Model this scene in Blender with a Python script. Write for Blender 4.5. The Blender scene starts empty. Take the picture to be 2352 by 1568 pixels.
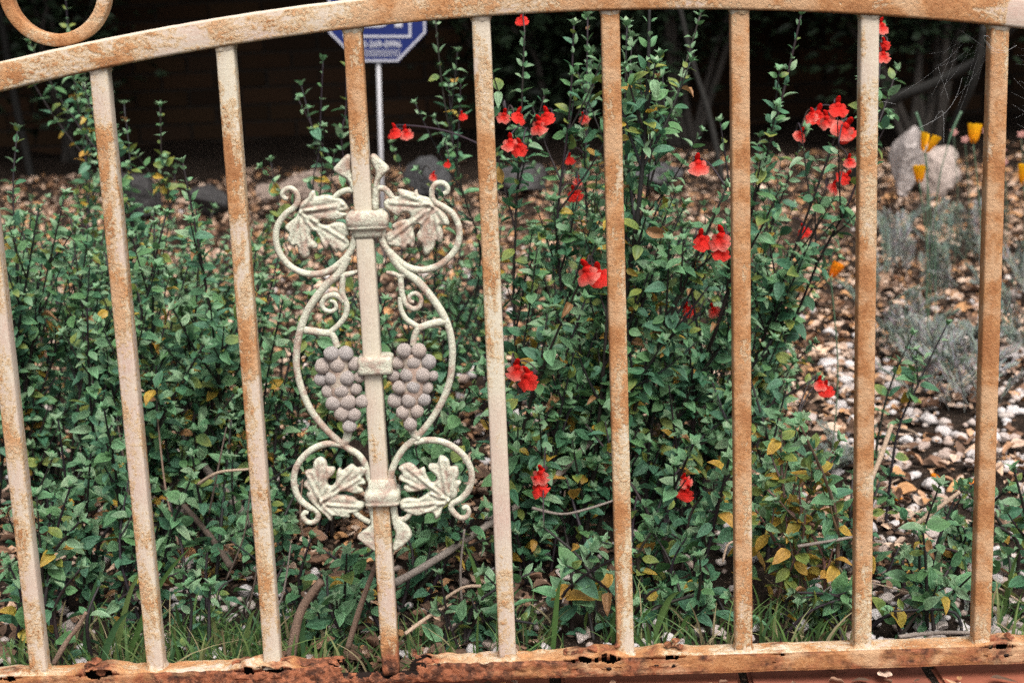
import bpy, bmesh, math, random
import numpy as np
from mathutils import Vector, Matrix, noise as mnoise
from mathutils.geometry import delaunay_2d_cdt
rng = random.Random(7)
nrg = np.random.default_rng(11)
S = bpy.context.scene
COL = S.collection

# ------------------------------------------------------------------ camera
CAM = Vector((0.0, -1.56, 0.7335))
PITCH, ROLL, YAW = math.radians(12.378), math.radians(-2.26), math.radians(-1.0945)
FPX = 3500.0                                   # focal length in 1/2352 of the picture width
cyw, syw = math.cos(YAW), math.sin(YAW)
FWD = Vector((syw*math.cos(PITCH), cyw*math.cos(PITCH), -math.sin(PITCH)))
_r = Vector((cyw, -syw, 0)); _u = _r.cross(FWD)
RIGHT = math.cos(ROLL)*_r + math.sin(ROLL)*_u
UP = -math.sin(ROLL)*_r + math.cos(ROLL)*_u
cd = bpy.data.cameras.new('camera'); cam = bpy.data.objects.new('camera', cd); COL.objects.link(cam)
M = Matrix((RIGHT, UP, -FWD)).transposed().to_4x4(); M.translation = CAM
cam.matrix_world = M
cd.sensor_width = 36; cd.lens = FPX/2352*36; cd.clip_start = .05; cd.clip_end = 400
cd.dof.use_dof = True; cd.dof.focus_distance = 1.66; cd.dof.aperture_fstop = 7.0
S.camera = cam
S.view_settings.view_transform = 'Standard'; S.view_settings.look = 'None'
S.view_settings.exposure = 1.1; S.view_settings.gamma = 1.0
S.view_settings.use_curve_mapping = False
S.cycles.use_denoising = False; S.cycles.use_adaptive_sampling = False; S.cycles.max_bounces = 6; S.cycles.diffuse_bounces = 3

# ------------------------------------------------------------------ sky and sun (bright overcast)
SUN_EL, SUN_AZ = 56, 20                        # azimuth: degrees from -Y (behind the camera) towards +X
W = bpy.data.worlds.new('World'); S.world = W; W.use_nodes = True
nt = W.node_tree; nt.nodes.clear()
sky = nt.nodes.new('ShaderNodeTexSky'); sky.sky_type = 'NISHITA'; sky.sun_disc = False
sky.sun_elevation = math.radians(SUN_EL); sky.sun_rotation = math.radians(180-SUN_AZ)
sky.dust_density = 6.0; sky.air_density = 1.0; sky.ozone_density = 1.0
hs = nt.nodes.new('ShaderNodeHueSaturation'); hs.inputs['Saturation'].default_value = .32
bg = nt.nodes.new('ShaderNodeBackground'); bg.inputs['Strength'].default_value = .10
wo = nt.nodes.new('ShaderNodeOutputWorld')
nt.links.new(sky.outputs[0], hs.inputs['Color']); nt.links.new(hs.outputs[0], bg.inputs['Color']); nt.links.new(bg.outputs[0], wo.inputs['Surface'])
sd = bpy.data.lights.new('sun', 'SUN'); sd.energy = 1.5; sd.angle = math.radians(32); sd.color = (1, .955, .9)
sun = bpy.data.objects.new('sun', sd); COL.objects.link(sun)
_a = math.radians(SUN_AZ); _e = math.radians(SUN_EL)
sdir = Vector((math.sin(_a)*math.cos(_e), -math.cos(_a)*math.cos(_e), math.sin(_e)))
sun.rotation_euler = sdir.to_track_quat('Z', 'Y').to_euler(); sun.location = sdir*12

# ------------------------------------------------------------------ helpers
def ray(px, py):
    return (FWD + RIGHT*((px-1176)/FPX) + UP*((784-py)/FPX))
def at(px, py, Y):
    d = ray(px, py); return CAM + d*((Y-CAM.y)/d.y)
def proj(p):
    d = Vector(p)-CAM; w = d.dot(FWD)
    if w < .05: return (-9999, -9999)
    return (1176+FPX*d.dot(RIGHT)/w, 784-FPX*d.dot(UP)/w)
def hz(x, y):
    g = .06*min(max(0, y-.5), 4.5)
    if y > 0: g += min(1, y*4)*(.010*math.sin(x*5.1+y*3)+.008*math.sin(x*9.3-y*7.7+1)+.005*math.sin(x*17+y*15))
    return g
def gnd(px, Y):
    lo, hi = 300., 2400.
    for _ in range(40):
        m = (lo+hi)/2; p = at(px, m, Y)
        if p.z > hz(p.x, Y): lo = m
        else: hi = m
    p = at(px, m, Y); return Vector((p.x, Y, hz(p.x, Y)))

def link(o, parent=None):
    COL.objects.link(o)
    if parent: o.parent = parent
    return o
def tag(o, label=None, cat=None, group=None, kind=None):
    if label: o['label'] = label
    if cat: o['category'] = cat
    if group: o['group'] = group
    if kind: o['kind'] = kind
    return o
def empty(name, loc=(0, 0, 0)):
    o = bpy.data.objects.new(name, None); o.location = loc; o.empty_display_size = .02; COL.objects.link(o); return o

class MB:
    def __init__(s): s.v = []; s.f = []; s.c = []
    def add(s, vs, fs, col=(0, 0, 0)):
        b = len(s.v); s.v += [tuple(p) for p in vs]; s.f += [tuple(i+b for i in f) for f in fs]
        if len(vs) and isinstance(col, list): s.c += col
        else: s.c += [col]*len(vs)
    def tube(s, pts, rad, n=8, col=(0, 0, 0), flat=1.0, cap=True, axis=None):
        pts = [Vector(p) for p in pts]; k = len(pts)
        if not hasattr(rad, '__len__'): rad = [rad]*k
        T = [(pts[min(i+1, k-1)]-pts[max(i-1, 0)]).normalized() for i in range(k)]
        N = axis.copy() if axis else (Vector((0, 0, 1)) if abs(T[0].z) < .9 else Vector((1, 0, 0)))
        vs = []; fs = []
        for i in range(k):
            N = (N - T[i]*N.dot(T[i])).normalized(); B = T[i].cross(N)
            for j in range(n):
                a = 2*math.pi*j/n; vs.append(pts[i]+(N*math.cos(a)*flat+B*math.sin(a))*rad[i])
        for i in range(k-1):
            for j in range(n): fs.append((i*n+j, i*n+(j+1) % n, (i+1)*n+(j+1) % n, (i+1)*n+j))
        if cap: fs += [tuple(range(n-1, -1, -1)), tuple(range((k-1)*n, k*n))]
        s.add(vs, fs, col)
    def box(s, lo, hi, col=(0, 0, 0)):
        x0, y0, z0 = lo; x1, y1, z1 = hi
        s.add([(x0,y0,z0),(x1,y0,z0),(x1,y1,z0),(x0,y1,z0),(x0,y0,z1),(x1,y0,z1),(x1,y1,z1),(x0,y1,z1)],
              [(0,3,2,1),(4,5,6,7),(0,1,5,4),(1,2,6,5),(2,3,7,6),(3,0,4,7)], col)
    def mesh(s, name, smooth=True):
        me = bpy.data.meshes.new(name); me.from_pydata(s.v, [], s.f)
        ca = me.color_attributes.new('col', 'FLOAT_COLOR', 'POINT')
        arr = np.ones((len(s.v), 4), np.float32)
        if len(s.c): arr[:, :3] = np.array(s.c, np.float32)[:, :3]
        ca.data.foreach_set('color', arr.ravel())
        if smooth: me.polygons.foreach_set('use_smooth', [True]*len(me.polygons))
        me.update(); return me
    def build(s, name, mat, parent=None, smooth=True):
        me = s.mesh(name, smooth); me.materials.append(mat)
        return link(bpy.data.objects.new(name, me), parent)

def spline(P, n=6):
    P = [Vector(p) for p in P]; out = []
    for i in range(len(P)-1):
        p0, p1, p2, p3 = P[max(i-1, 0)], P[i], P[i+1], P[min(i+2, len(P)-1)]
        for k in range(n):
            t = k/n
            out.append(.5*((2*p1)+(p2-p0)*t+(2*p0-5*p1+4*p2-p3)*t*t+(3*p1-p0-3*p2+p3)*t**3))
    out.append(P[-1]); return out

def scatter(name, temps, T, idx, colmul, mat, parent=None, smooth=True):
    """one joined mesh from templates [(V,F(tri/quad arrays),C)] placed by N 4x4 matrices"""
    VV, CC, LF, FS = [], [], [], []; base = 0
    for k, (V, F, C) in enumerate(temps):
        sel = np.nonzero(idx == k)[0]
        if not len(sel): continue
        m = T[sel]; P = np.einsum('nij,vj->nvi', m[:, :3, :3], V)+m[:, None, :3, 3]
        VV.append(P.reshape(-1, 3)); CC.append((C[None]*colmul[sel][:, None, :]).reshape(-1, 3))
        off = base+np.arange(len(sel))*len(V)
        for f in F:
            FS.append(np.full(len(sel), len(f), np.int32))
            LF.append((off[:, None]+np.array(f)[None]))
        base += len(sel)*len(V)
    V = np.concatenate(VV).astype(np.float32); C = np.concatenate(CC).astype(np.float32)
    sizes = np.concatenate(FS); loops = np.concatenate([l.ravel() for l in LF]).astype(np.int32)
    me = bpy.data.meshes.new(name); me.vertices.add(len(V)); me.vertices.foreach_set('co', V.ravel())
    me.loops.add(len(loops)); me.loops.foreach_set('vertex_index', loops)
    me.polygons.add(len(sizes)); st = np.concatenate([[0], np.cumsum(sizes)[:-1]]).astype(np.int32)
    me.polygons.foreach_set('loop_start', st); me.polygons.foreach_set('loop_total', sizes)
    if smooth: me.polygons.foreach_set('use_smooth', np.ones(len(sizes), bool))
    ca = me.color_attributes.new('col', 'FLOAT_COLOR', 'POINT')
    ca.data.foreach_set('color', np.concatenate([C, np.ones((len(C), 1), np.float32)], 1).ravel())
    me.update(calc_edges=True); me.validate(); me.materials.append(mat)
    return link(bpy.data.objects.new(name, me), parent)

# ------------------------------------------------------------------ materials
class NT:
    def __init__(s, name):
        s.m = bpy.data.materials.new(name); s.m.use_nodes = True; s.t = s.m.node_tree; s.t.nodes.clear()
        s.out = s.n('ShaderNodeOutputMaterial')
    def n(s, typ, **kw):
        o = s.t.nodes.new(typ)
        for k, v in kw.items(): setattr(o, k, v)
        return o
    def put(s, sock, v):
        if isinstance(v, bpy.types.NodeSocket): s.t.links.new(v, sock)
        elif v is not None:
            if hasattr(sock.default_value, '__len__') and len(sock.default_value) == 4 and len(v) == 3: v = (*v, 1)
            sock.default_value = v
    def coord(s, scale=(1, 1, 1), which='Object'):
        tc = s.n('ShaderNodeTexCoord'); mp = s.n('ShaderNodeMapping'); s.put(mp.inputs['Vector'], tc.outputs[which]); mp.inputs['Scale'].default_value = scale
        return mp.outputs[0]
    def noise(s, co, scale, detail=3, rough=.55, dist=0):
        o = s.n('ShaderNodeTexNoise'); s.put(o.inputs['Vector'], co)
        o.inputs['Scale'].default_value = scale; o.inputs['Detail'].default_value = detail
        o.inputs['Roughness'].default_value = rough; o.inputs['Distortion'].default_value = dist
        return o.outputs['Fac']
    def math(s, op, a, b=None, c=None, clamp=False):
        o = s.n('ShaderNodeMath', operation=op, use_clamp=clamp)
        for i, v in enumerate((a, b, c)):
            if v is not None: s.put(o.inputs[i], v)
        return o.outputs[0]
    def smooth(s, v, a, b, x=0., y=1.):
        o = s.n('ShaderNodeMapRange', interpolation_type='SMOOTHSTEP')
        s.put(o.inputs[0], v); o.inputs[1].default_value = a; o.inputs[2].default_value = b; o.inputs[3].default_value = x; o.inputs[4].default_value = y
        return o.outputs[0]
    def mix(s, f, a, b, blend='MIX'):
        o = s.n('ShaderNodeMix', data_type='RGBA', blend_type=blend)
        s.put(o.inputs[0], f); s.put(o.inputs[6], a); s.put(o.inputs[7], b); return o.outputs[2]
    def attr(s, name='col'):
        a = s.n('ShaderNodeAttribute', attribute_name=name); return a
    def bump(s, h, strength, dist):
        b = s.n('ShaderNodeBump'); b.inputs['Strength'].default_value = strength; b.inputs['Distance'].default_value = dist
        s.put(b.inputs['Height'], h); return b.outputs[0]
    def bsdf(s, color, rough=.7, normal=None, spec=.3, **kw):
        p = s.n('ShaderNodeBsdfPrincipled'); s.put(p.inputs['Base Color'], color); s.put(p.inputs['Roughness'], rough)
        p.inputs['Specular IOR Level'].default_value = spec
        if normal is not None: s.put(p.inputs['Normal'], normal)
        for k, v in kw.items(): s.put(p.inputs[k.replace('_', ' ')], v)
        return p.outputs[0]
    def done(s, sh): s.put(s.out.inputs['Surface'], sh); return s.m

def gate_material(name, stretch):
    g = NT(name); a = g.attr(); sep = g.n('ShaderNodeSeparateColor'); g.put(sep.inputs[0], a.outputs['Color'])
    bias, cream, crust = sep.outputs[0], sep.outputs[1], sep.outputs[2]
    co = g.coord(stretch); c0 = g.coord()
    n1 = g.noise(co, 46, 7, .66, .4); n2 = g.noise(c0, 260, 4, .65); n3 = g.noise(c0, 13, 3); n5 = g.noise(c0, 900, 2)
    v = g.math('ADD', g.math('MULTIPLY', n1, .55), g.math('ADD', g.math('MULTIPLY', n2, .27), g.math('MULTIPLY', n3, .18)))
    v = g.math('ADD', v, g.math('MULTIPLY', g.math('SUBTRACT', bias, .50), .44))
    rust = g.math('MAXIMUM', g.smooth(v, .44, .60, 0, .8), g.smooth(v, .515, .53)); halo = g.smooth(v, .43, .50); deep = g.smooth(v, .56, .70)
    cr = g.math('ADD', cream, g.math('MULTIPLY', g.math('SUBTRACT', n3, .5), 2.2), clamp=True)
    paint = g.mix(cr, (.46, .325, .265), (.52, .46, .355))
    scr = g.noise(g.coord((9, 9, .6) if stretch[2] < 1 else (.6, 9, 9)), 130, 2)
    paint = g.mix(g.smooth(scr, .42, .66, 0, .4), paint, (.56, .51, .43))
    n7 = g.noise(c0, 520, 4, .7); paint = g.mix(g.smooth(n7, .54, .68, 0, .35), paint, (.30, .205, .155)); paint = g.mix(g.smooth(n7, .46, .34, 0, .3), paint, (.62, .58, .49))
    paint = g.mix(g.math('MULTIPLY', halo, .6), paint, (.47, .32, .15))
    rc = g.mix(g.smooth(n2, .3, .72), (.33, .14, .05), (.50, .27, .125))
    rc = g.mix(g.math('MULTIPLY', deep, .55), rc, (.30, .115, .04))
    rc = g.mix(g.smooth(n5, .56, .66, 0, .5), rc, (.12, .045, .02))
    nb = g.noise(c0, 24, 4, .6); rc = g.mix(g.smooth(nb, .46, .62, 0, .7), rc, (.49, .32, .19)); rc = g.mix(g.smooth(nb, .50, .34, 0, .5), rc, (.24, .088, .03))
    col = g.mix(rust, paint, rc)
    n6 = g.noise(c0, 75, 5, .7)
    cc = g.mix(g.smooth(n6, .42, .58), (.075, .028, .015), (.27, .092, .042)); cc = g.mix(g.smooth(n2, .52, .7, 0, .7), cc, (.36, .15, .085))
    cc = g.mix(g.smooth(n6, .33, .40, .9, 0), cc, (.02, .012, .01))
    col = g.mix(g.smooth(g.math('ADD', crust, g.math('MULTIPLY', g.math('SUBTRACT', n1, .5), 1.6)), .35, .7), col, cc)
    h = g.math('ADD', g.math('MULTIPLY', n2, g.math('ADD', g.math('MULTIPLY', rust, .7), .35)), g.math('ADD', g.math('MULTIPLY', g.math('MULTIPLY', n5, rust), .35), g.math('MULTIPLY', g.math('MULTIPLY', n6, crust), 2.0)))
    return g.done(g.bsdf(col, g.math('ADD', g.math('MULTIPLY', rust, .2), .62), g.bump(h, .75, .0016), .3))
M_BAR = gate_material('rusty_painted_bar', (1, 1, .38))
M_RAIL = gate_material('rusty_painted_rail', (.45, 1, 1))

def cast_material():
    g = NT('painted_casting'); c0 = g.coord(); a = g.attr(); sep = g.n('ShaderNodeSeparateColor'); g.put(sep.inputs[0], a.outputs['Color'])
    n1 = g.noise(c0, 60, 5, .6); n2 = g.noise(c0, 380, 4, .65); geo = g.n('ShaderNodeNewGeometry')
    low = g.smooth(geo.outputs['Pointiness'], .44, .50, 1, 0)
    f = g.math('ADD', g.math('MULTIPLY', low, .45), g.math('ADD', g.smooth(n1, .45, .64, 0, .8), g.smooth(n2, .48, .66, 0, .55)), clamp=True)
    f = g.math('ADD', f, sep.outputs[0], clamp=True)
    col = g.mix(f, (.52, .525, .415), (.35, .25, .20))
    col = g.mix(g.smooth(n1, .60, .72, 0, .5), col, (.30, .15, .08))
    col = g.mix(g.smooth(n2, .58, .70, 0, .6), col, (.58, .56, .48))
    n4 = g.noise(c0, 700, 3); col = g.mix(g.smooth(n4, .56, .68, 0, .5), col, (.2, .13, .09))
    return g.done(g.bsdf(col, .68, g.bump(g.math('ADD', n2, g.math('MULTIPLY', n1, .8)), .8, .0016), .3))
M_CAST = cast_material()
def grape_material():
    g = NT('painted_grapes'); oi = g.n('ShaderNodeObjectInfo'); c0 = g.coord()
    n1 = g.noise(c0, 90, 4, .6); n2 = g.noise(c0, 420, 3, .6)
    col = g.mix(oi.outputs['Random'], (.45, .41, .40), (.56, .44, .375))
    col = g.mix(g.smooth(n1, .40, .66, 0, .7), col, (.58, .54, .50))
    col = g.mix(g.smooth(n2, .56, .70, 0, .5), col, (.42, .37, .33))
    n4 = g.noise(c0, 800, 4, .7); col = g.mix(g.smooth(n4, .57, .66, 0, .5), col, (.2, .14, .11)); col = g.mix(g.smooth(n1, .60, .66, 0, .7), col, (.33, .17, .09))
    return g.done(g.bsdf(col, .6, g.bump(g.math('ADD', n2, n1), .8, .002), .35))
M_GRAPE = grape_material()

def vcol_material(name, rough=.6, trans=.0, var=.25, scale=60., bump=0., spec=.3):
    g = NT(name); a = g.attr(); c0 = g.coord(which='Object')
    n = g.noise(c0, scale, 4, .6)
    col = g.mix(1.0, a.outputs['Color'], g.mix(n, (1-var,)*3, (1+var,)*3), 'MULTIPLY')
    sh = g.bsdf(col, rough, g.bump(n, .5, bump) if bump else None, spec)
    if trans:
        t = g.n('ShaderNodeBsdfTranslucent'); g.put(t.inputs[0], col); mx = g.n('ShaderNodeMixShader'); mx.inputs[0].default_value = trans
        g.put(mx.inputs[1], sh); g.put(mx.inputs[2], t.outputs[0]); sh = mx.outputs[0]
    return g.done(sh)
M_LEAF = vcol_material('salvia_leaf', .5, .28, .30, 5.0, .006, .4)      # leaf meshes are one unit long
M_FOL = vcol_material('salvia_foliage', .5, .28, .30, 220., .0002, .4)
M_STEM = vcol_material('stem_bark', .55, 0, .3, 350., .0006, .35)
M_WOOD = vcol_material('dry_wood', .85, 0, .6, 420., .003, .15)
M_PETAL = vcol_material('petal', .7, .3, .2, 7., .005, .1)
M_LITTER = vcol_material('dead_leaf', .8, .1, .35, 140., .0006, .15)
M_STONE = vcol_material('white_stone', .8, 0, .25, 2.2, .03, .2)
M_ROCK = vcol_material('border_rock', .9, 0, .7, 3.2, .12, .2)
M_GRASS = vcol_material('grass_blade', .6, .25, .2, 150., 0, .25)
M_BRICK = vcol_material('brick_clay', .9, 0, .35, 60., .003, .15)

def soil_material():
    g = NT('garden_soil'); c0 = g.coord()
    n1 = g.noise(c0, 6, 5, .6); n2 = g.noise(c0, 90, 6, .7); n3 = g.noise(c0, 400, 3, .6)
    col = g.mix(n1, (.02, .013, .009), (.045, .032, .024)); col = g.mix(g.smooth(n2, .5, .68), col, (.10, .066, .047)); col = g.mix(g.smooth(n3, .62, .7), col, (.3, .24, .2))
    return g.done(g.bsdf(col, .95, g.bump(g.math('ADD', n2, g.math('MULTIPLY', n3, .4)), .9, .02), .1))
M_SOIL = soil_material()
def plain(name, col, rough=.5, var=.15, scale=40, spec=.3):
    g = NT(name); n = g.noise(g.coord(), scale, 4, .6)
    c = g.mix(n, tuple(x*(1-var) for x in col), tuple(x*(1+var) for x in col))
    return g.done(g.bsdf(c, rough, g.bump(n, .15, .002), spec))
M_BLUE = plain('sign_blue', (.004, .013, .10), .45, .08)
M_WHITE = plain('sign_white', (.42, .42, .46), .45, .06)
M_POLE = plain('pole_metal', (.36, .355, .37), .45, .1, 15)
M_MORTAR = plain('mortar', (.03, .025, .021), .95, .3)
M_SHADE_ROOF = plain('shade_roof_boards', (.05, .042, .036), .9, .3)
M_OXIDE_SHADE = plain('black_oxide_painted_shade', (.018, .012, .010), .95, .4, 200, .1)  # black corrosion, with the hollow tube's inner shadow painted into the colour
M_WEB = plain('spider_silk', (.45, .45, .45), .5, .05)

# ------------------------------------------------------------------ ground
def build_ground():
    xs = np.concatenate([np.linspace(-40, -2.6, 12), np.linspace(-2.5, 2.5, 160), np.linspace(2.6, 40, 12)])
    ys = np.concatenate([np.linspace(-40, -.5, 10), np.linspace(-.4, 4.6, 150), np.linspace(4.8, 60, 10)])
    vs = [(x, y, hz(x, y) + (.006*mnoise.noise(Vector((x*14, y*14, 0))) if y > .06 else -.006)) for y in ys for x in xs]
    n = len(xs); fs = [(j*n+i, j*n+i+1, (j+1)*n+i+1, (j+1)*n+i) for j in range(len(ys)-1) for i in range(n-1)]
    b = MB(); b.add(vs, fs); o = b.build('ground', M_SOIL); tag(o, 'dark soil of the garden bed rising gently behind the gate', 'ground', kind='structure')
build_ground()

# ------------------------------------------------------------------ house wall with an added, unseen shading eave
def build_house():
    h = tag(empty('house', (0, 4.7, .2)), 'dark brown brick house under an unseen eave added to shade it', 'house')
    inv = Matrix.Translation((0, -4.7, -.2))
    def fix(o): o.matrix_parent_inverse = inv; return o
    w = MB(); w.box((-6, 4.6, -.1), (6, 4.95, 2.28)); wall = fix(w.build('wall', M_MORTAR, h, False))
    def brick_mesh(c):
        b = MB(); b.box((-.1, -.012, -.0285), (.1, .03, .0285), c); me = b.mesh('brick', False); me.materials.append(M_BRICK); return me
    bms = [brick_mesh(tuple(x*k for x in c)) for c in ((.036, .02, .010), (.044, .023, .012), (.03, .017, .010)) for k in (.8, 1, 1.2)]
    rest = MB(); near = 0
    for r in range(33):
        z = .02+.0675*r
        for k in range(-28, 29):
            x = k*.211+(.1055 if r % 2 else 0)
            if abs(x) > 5.9: continue
            if z < .9 and -2.35 < x < 2.35 and z > .12:
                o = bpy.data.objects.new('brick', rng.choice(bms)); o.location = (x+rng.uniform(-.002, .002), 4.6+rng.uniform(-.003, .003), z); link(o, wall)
            else:
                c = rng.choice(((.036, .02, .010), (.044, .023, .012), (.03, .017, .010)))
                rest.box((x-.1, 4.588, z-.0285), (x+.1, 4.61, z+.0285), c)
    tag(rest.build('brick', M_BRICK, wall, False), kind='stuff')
    r = MB(); r.add([(-6.3, 2.75, 1.5), (6.3, 2.75, 1.5), (6.3, 5.2, 2.6), (-6.3, 5.2, 2.6), (-6.3, 2.75, 1.65), (6.3, 2.75, 1.65), (6.3, 5.2, 2.75), (-6.3, 5.2, 2.75)],
                    [(0, 3, 2, 1), (4, 5, 6, 7), (0, 1, 5, 4), (1, 2, 6, 5), (2, 3, 7, 6), (3, 0, 4, 7)])
    shade_roof = fix(r.build('shade_roof', M_SHADE_ROOF, h, False))  # out-of-view overhang, added low and deep to darken the wall
build_house()

# ------------------------------------------------------------------ gate
gate = tag(empty('garden_gate', (0, 0, .015)), 'rusty arched iron gate of square pickets with cast grapevine ornament', 'gate')
GINV = Matrix.Translation((0, 0, -.015))
def gpart(mb, name, mat, parent=None, smooth=True):
    o = mb.build(name, mat, parent or gate, smooth)
    if parent is None: o.matrix_parent_inverse = GINV
    return o
PX = [-.4351+.129*i for i in range(-2, 9)]        # picket i = index-2
ZT = np.array([.6475, .6660, .6783, .6842, .6857, .6819, .6714, .6559])+.04
zfit = np.polyfit([-.4351+.129*i for i in range(8)], ZT, 3)
def zrail(x): return float(np.polyval(zfit, x))
def nz(x, y, z, s): return mnoise.noise(Vector((x*s, y*s, z*s)))

def square_ring(w, d, r=.0022, n=3):
    out = []
    for cx, cy, a0 in ((w/2-r, -d/2+r, -90), (w/2-r, d/2-r, 0), (-w/2+r, d/2-r, 90), (-w/2+r, -d/2+r, 180)):
        for k in range(n):
            a = math.radians(a0+90*k/(n-1)); out.append((cx+r*math.cos(a), cy+r*math.sin(a)))
    return out
PROFILE = {  # rust / cream along each picket from top to bottom
    -2: ([.5, .5], [.4, .3]), -1: ([.5, .5, .45], [.3, .3, .2]), 0: ([.42, .6, .6, .58, .5, .52, .5, .5], [.7, .4, .3, .15, .3, .2, .2, .2]),
    1: ([.35, .6, .55, .6, .55, .5, .5, .48], [.8, .5, .4, .3, .2, .2, .4, .7]), 2: ([.78, .8, .34, .18, .22, .2, .42, .5, .55, .7], [.4, .4, .6, .8, .75, .75, .5, .3, .2, 0]),
    3: ([.3, .55, .62, .6, .45, .35, .18, .2, .45, .35], [.7, .4, .3, .6, .9, .8, .2, .1, .3, .2]), 4: ([.7, .74, .72, .7, .68, .6, .6, .52], [.4, .4, .4, .4, .4, .6, .8, .6]),
    5: ([.66, .72, .66, .72, .7, .66, .62, .62], [.5, .5, .4, .4, .3, .3, .4, .7]), 6: ([.25, .58, .7, .78, .75, .72, .66, .5], [.6, .7, .7, .5, .4, .4, .5, .8]),
    7: ([.6, .72, .8, .82, .75, .74, .72, .62], [.5, .1, .2, .3, .3, .4, .4, .4]), 8: ([.6, .6], [.3, .3])}
def interp(lst, t):
    k = t*(len(lst)-1); i = min(int(k), len(lst)-2); return lst[i]+(lst[i+1]-lst[i])*(k-i)
for i in range(-2, 9):
    x = -.4351+.129*i; zt = zrail(x)+.004; zb = .038 if i != 2 else .024
    ring = square_ring(.0185, .0185); n = len(ring); b = MB(); K = 110; vs = []; cs = []
    rp, cp = PROFILE[i]
    for k in range(K+1):
        z = zt+(zb-zt)*k/K
        edge = 0
        for (rx, ry) in ring:
            g = 1+.02*nz(x+rx, ry, z, 60)+.012*nz(x+rx, ry, z, 200)
            crust = max(0, 1-(z-.03)/.045) if i == 2 else 0
            if crust: g *= 1+.14*crust*nz(x+rx, ry, z, 110)
            vs.append((x+rx*g, ry*g, z)); t = k/K
            edgep = .10 if rx > .006 else 0.
            cs.append((interp(rp, t)-edgep*(1 if i < 5 else .4), interp(cp, t)+edgep*2, crust))
    fs = [(k*n+j, (k+1)*n+j, (k+1)*n+(j+1) % n, k*n+(j+1) % n) for k in range(K) for j in range(n)]
    fs += [tuple(range(n)), tuple(range(K*n+n-1, K*n-1, -1))]
    b.add(vs, fs, cs); gpart(b, 'picket', M_BAR)
    # lumpy weld bead under the top rail
    wb = MB(); vs = []; m = 28
    zs = zrail(x)
    for k, (sc, dz) in enumerate(((1.0, -.0045), (1.06, -.003), (1.13, -.0008), (1.1, .003))):
        for j in range(m):
            a = 2*math.pi*j/m; q = max(abs(math.cos(a)), abs(math.sin(a))); rr = .0094*sc/(q*.85+.15)
            rr *= 1+.16*nz(x+math.cos(a)*.02, math.sin(a)*.02, dz+x, 140)
            vs.append((x+rr*math.cos(a), rr*math.sin(a), zrail(x+rr*math.cos(a))+dz+.0012*nz(x, a, dz, 3)))
    wb.add(vs, [(k*m+j, k*m+(j+1) % m, (k+1)*m+(j+1) % m, (k+1)*m+j) for k in range(3) for j in range(m)], (.38, .75, 0))
    gpart(wb, 'weld_bead', M_BAR)
    if i != 2:                                     # lumpy weld at the foot
        wb = MB(); vs = []; zs = .0385
        for k, (sc, dz) in enumerate(((1.0, .006), (1.05, .003), (1.16, .0004), (1.3, -.002))):
            for j in range(m):
                a = 2*math.pi*j/m; q = max(abs(math.cos(a)), abs(math.sin(a))); rr = .0094*sc/(q*.85+.15)
                rr *= 1+.2*nz(x+math.cos(a)*.02, math.sin(a)*.02, dz+x+3, 140); vs.append((x+rr*math.cos(a), rr*math.sin(a), zs+dz+.0016*nz(x, a, dz, 3)))
        wb.add(vs, [(k*m+j, (k+1)*m+j, (k+1)*m+(j+1) % m, k*m+(j+1) % m) for k in range(3) for j in range(m)], (.5, .5, .15)); gpart(wb, 'weld_bead', M_BAR)

# arched top rail
def top_rail():
    H, D = .0285, .0285; ring = square_ring(D, H, .003, 4); n = len(ring); b = MB(); vs = []; cs = []; N = 420
    for k in range(N+1):
        x = -.78+1.46*k/N; z0 = zrail(x)+H/2; sl = (zrail(x+.001)-zrail(x-.001))/.002; nx, nzz = -sl/math.hypot(1, sl), 1/math.hypot(1, sl)
        rb = .50+.16*min(1, max(0, (x+.25)/.3)) - .5*max(0, min(1, (x-.468+.012*nz(x, 0, 0, 300))/.012))*(x < .56) + .1*nz(x*9, 0, 0, 1)
        if abs(x+.435+.129*3) < .02: rb -= .3
        if abs(x+.435+.129*6) < .02: rb -= .2
        if -.40 < x < -.32: rb -= .08
        for (ry, rz) in ring:
            g = 1+.012*nz(x, ry, rz, 70)+.01*nz(x, ry, rz, 180)
            vs.append((x+nx*rz*g, ry*g, z0+nzz*rz*g)); cs.append((rb-(.25 if rz > .012 else 0), .38+(.3 if abs(rz) > .0125 else 0)-.2*(x > .1), 0))
    fs = [(k*n+j, k*n+(j+1) % n, (k+1)*n+(j+1) % n, (k+1)*n+j) for k in range(N) for j in range(n)]
    fs += [tuple(range(n)), tuple(range(N*n+n-1, N*n-1, -1))]
    b.add(vs, fs, cs); gpart(b, 'top_rail', M_RAIL)
top_rail()

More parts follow.
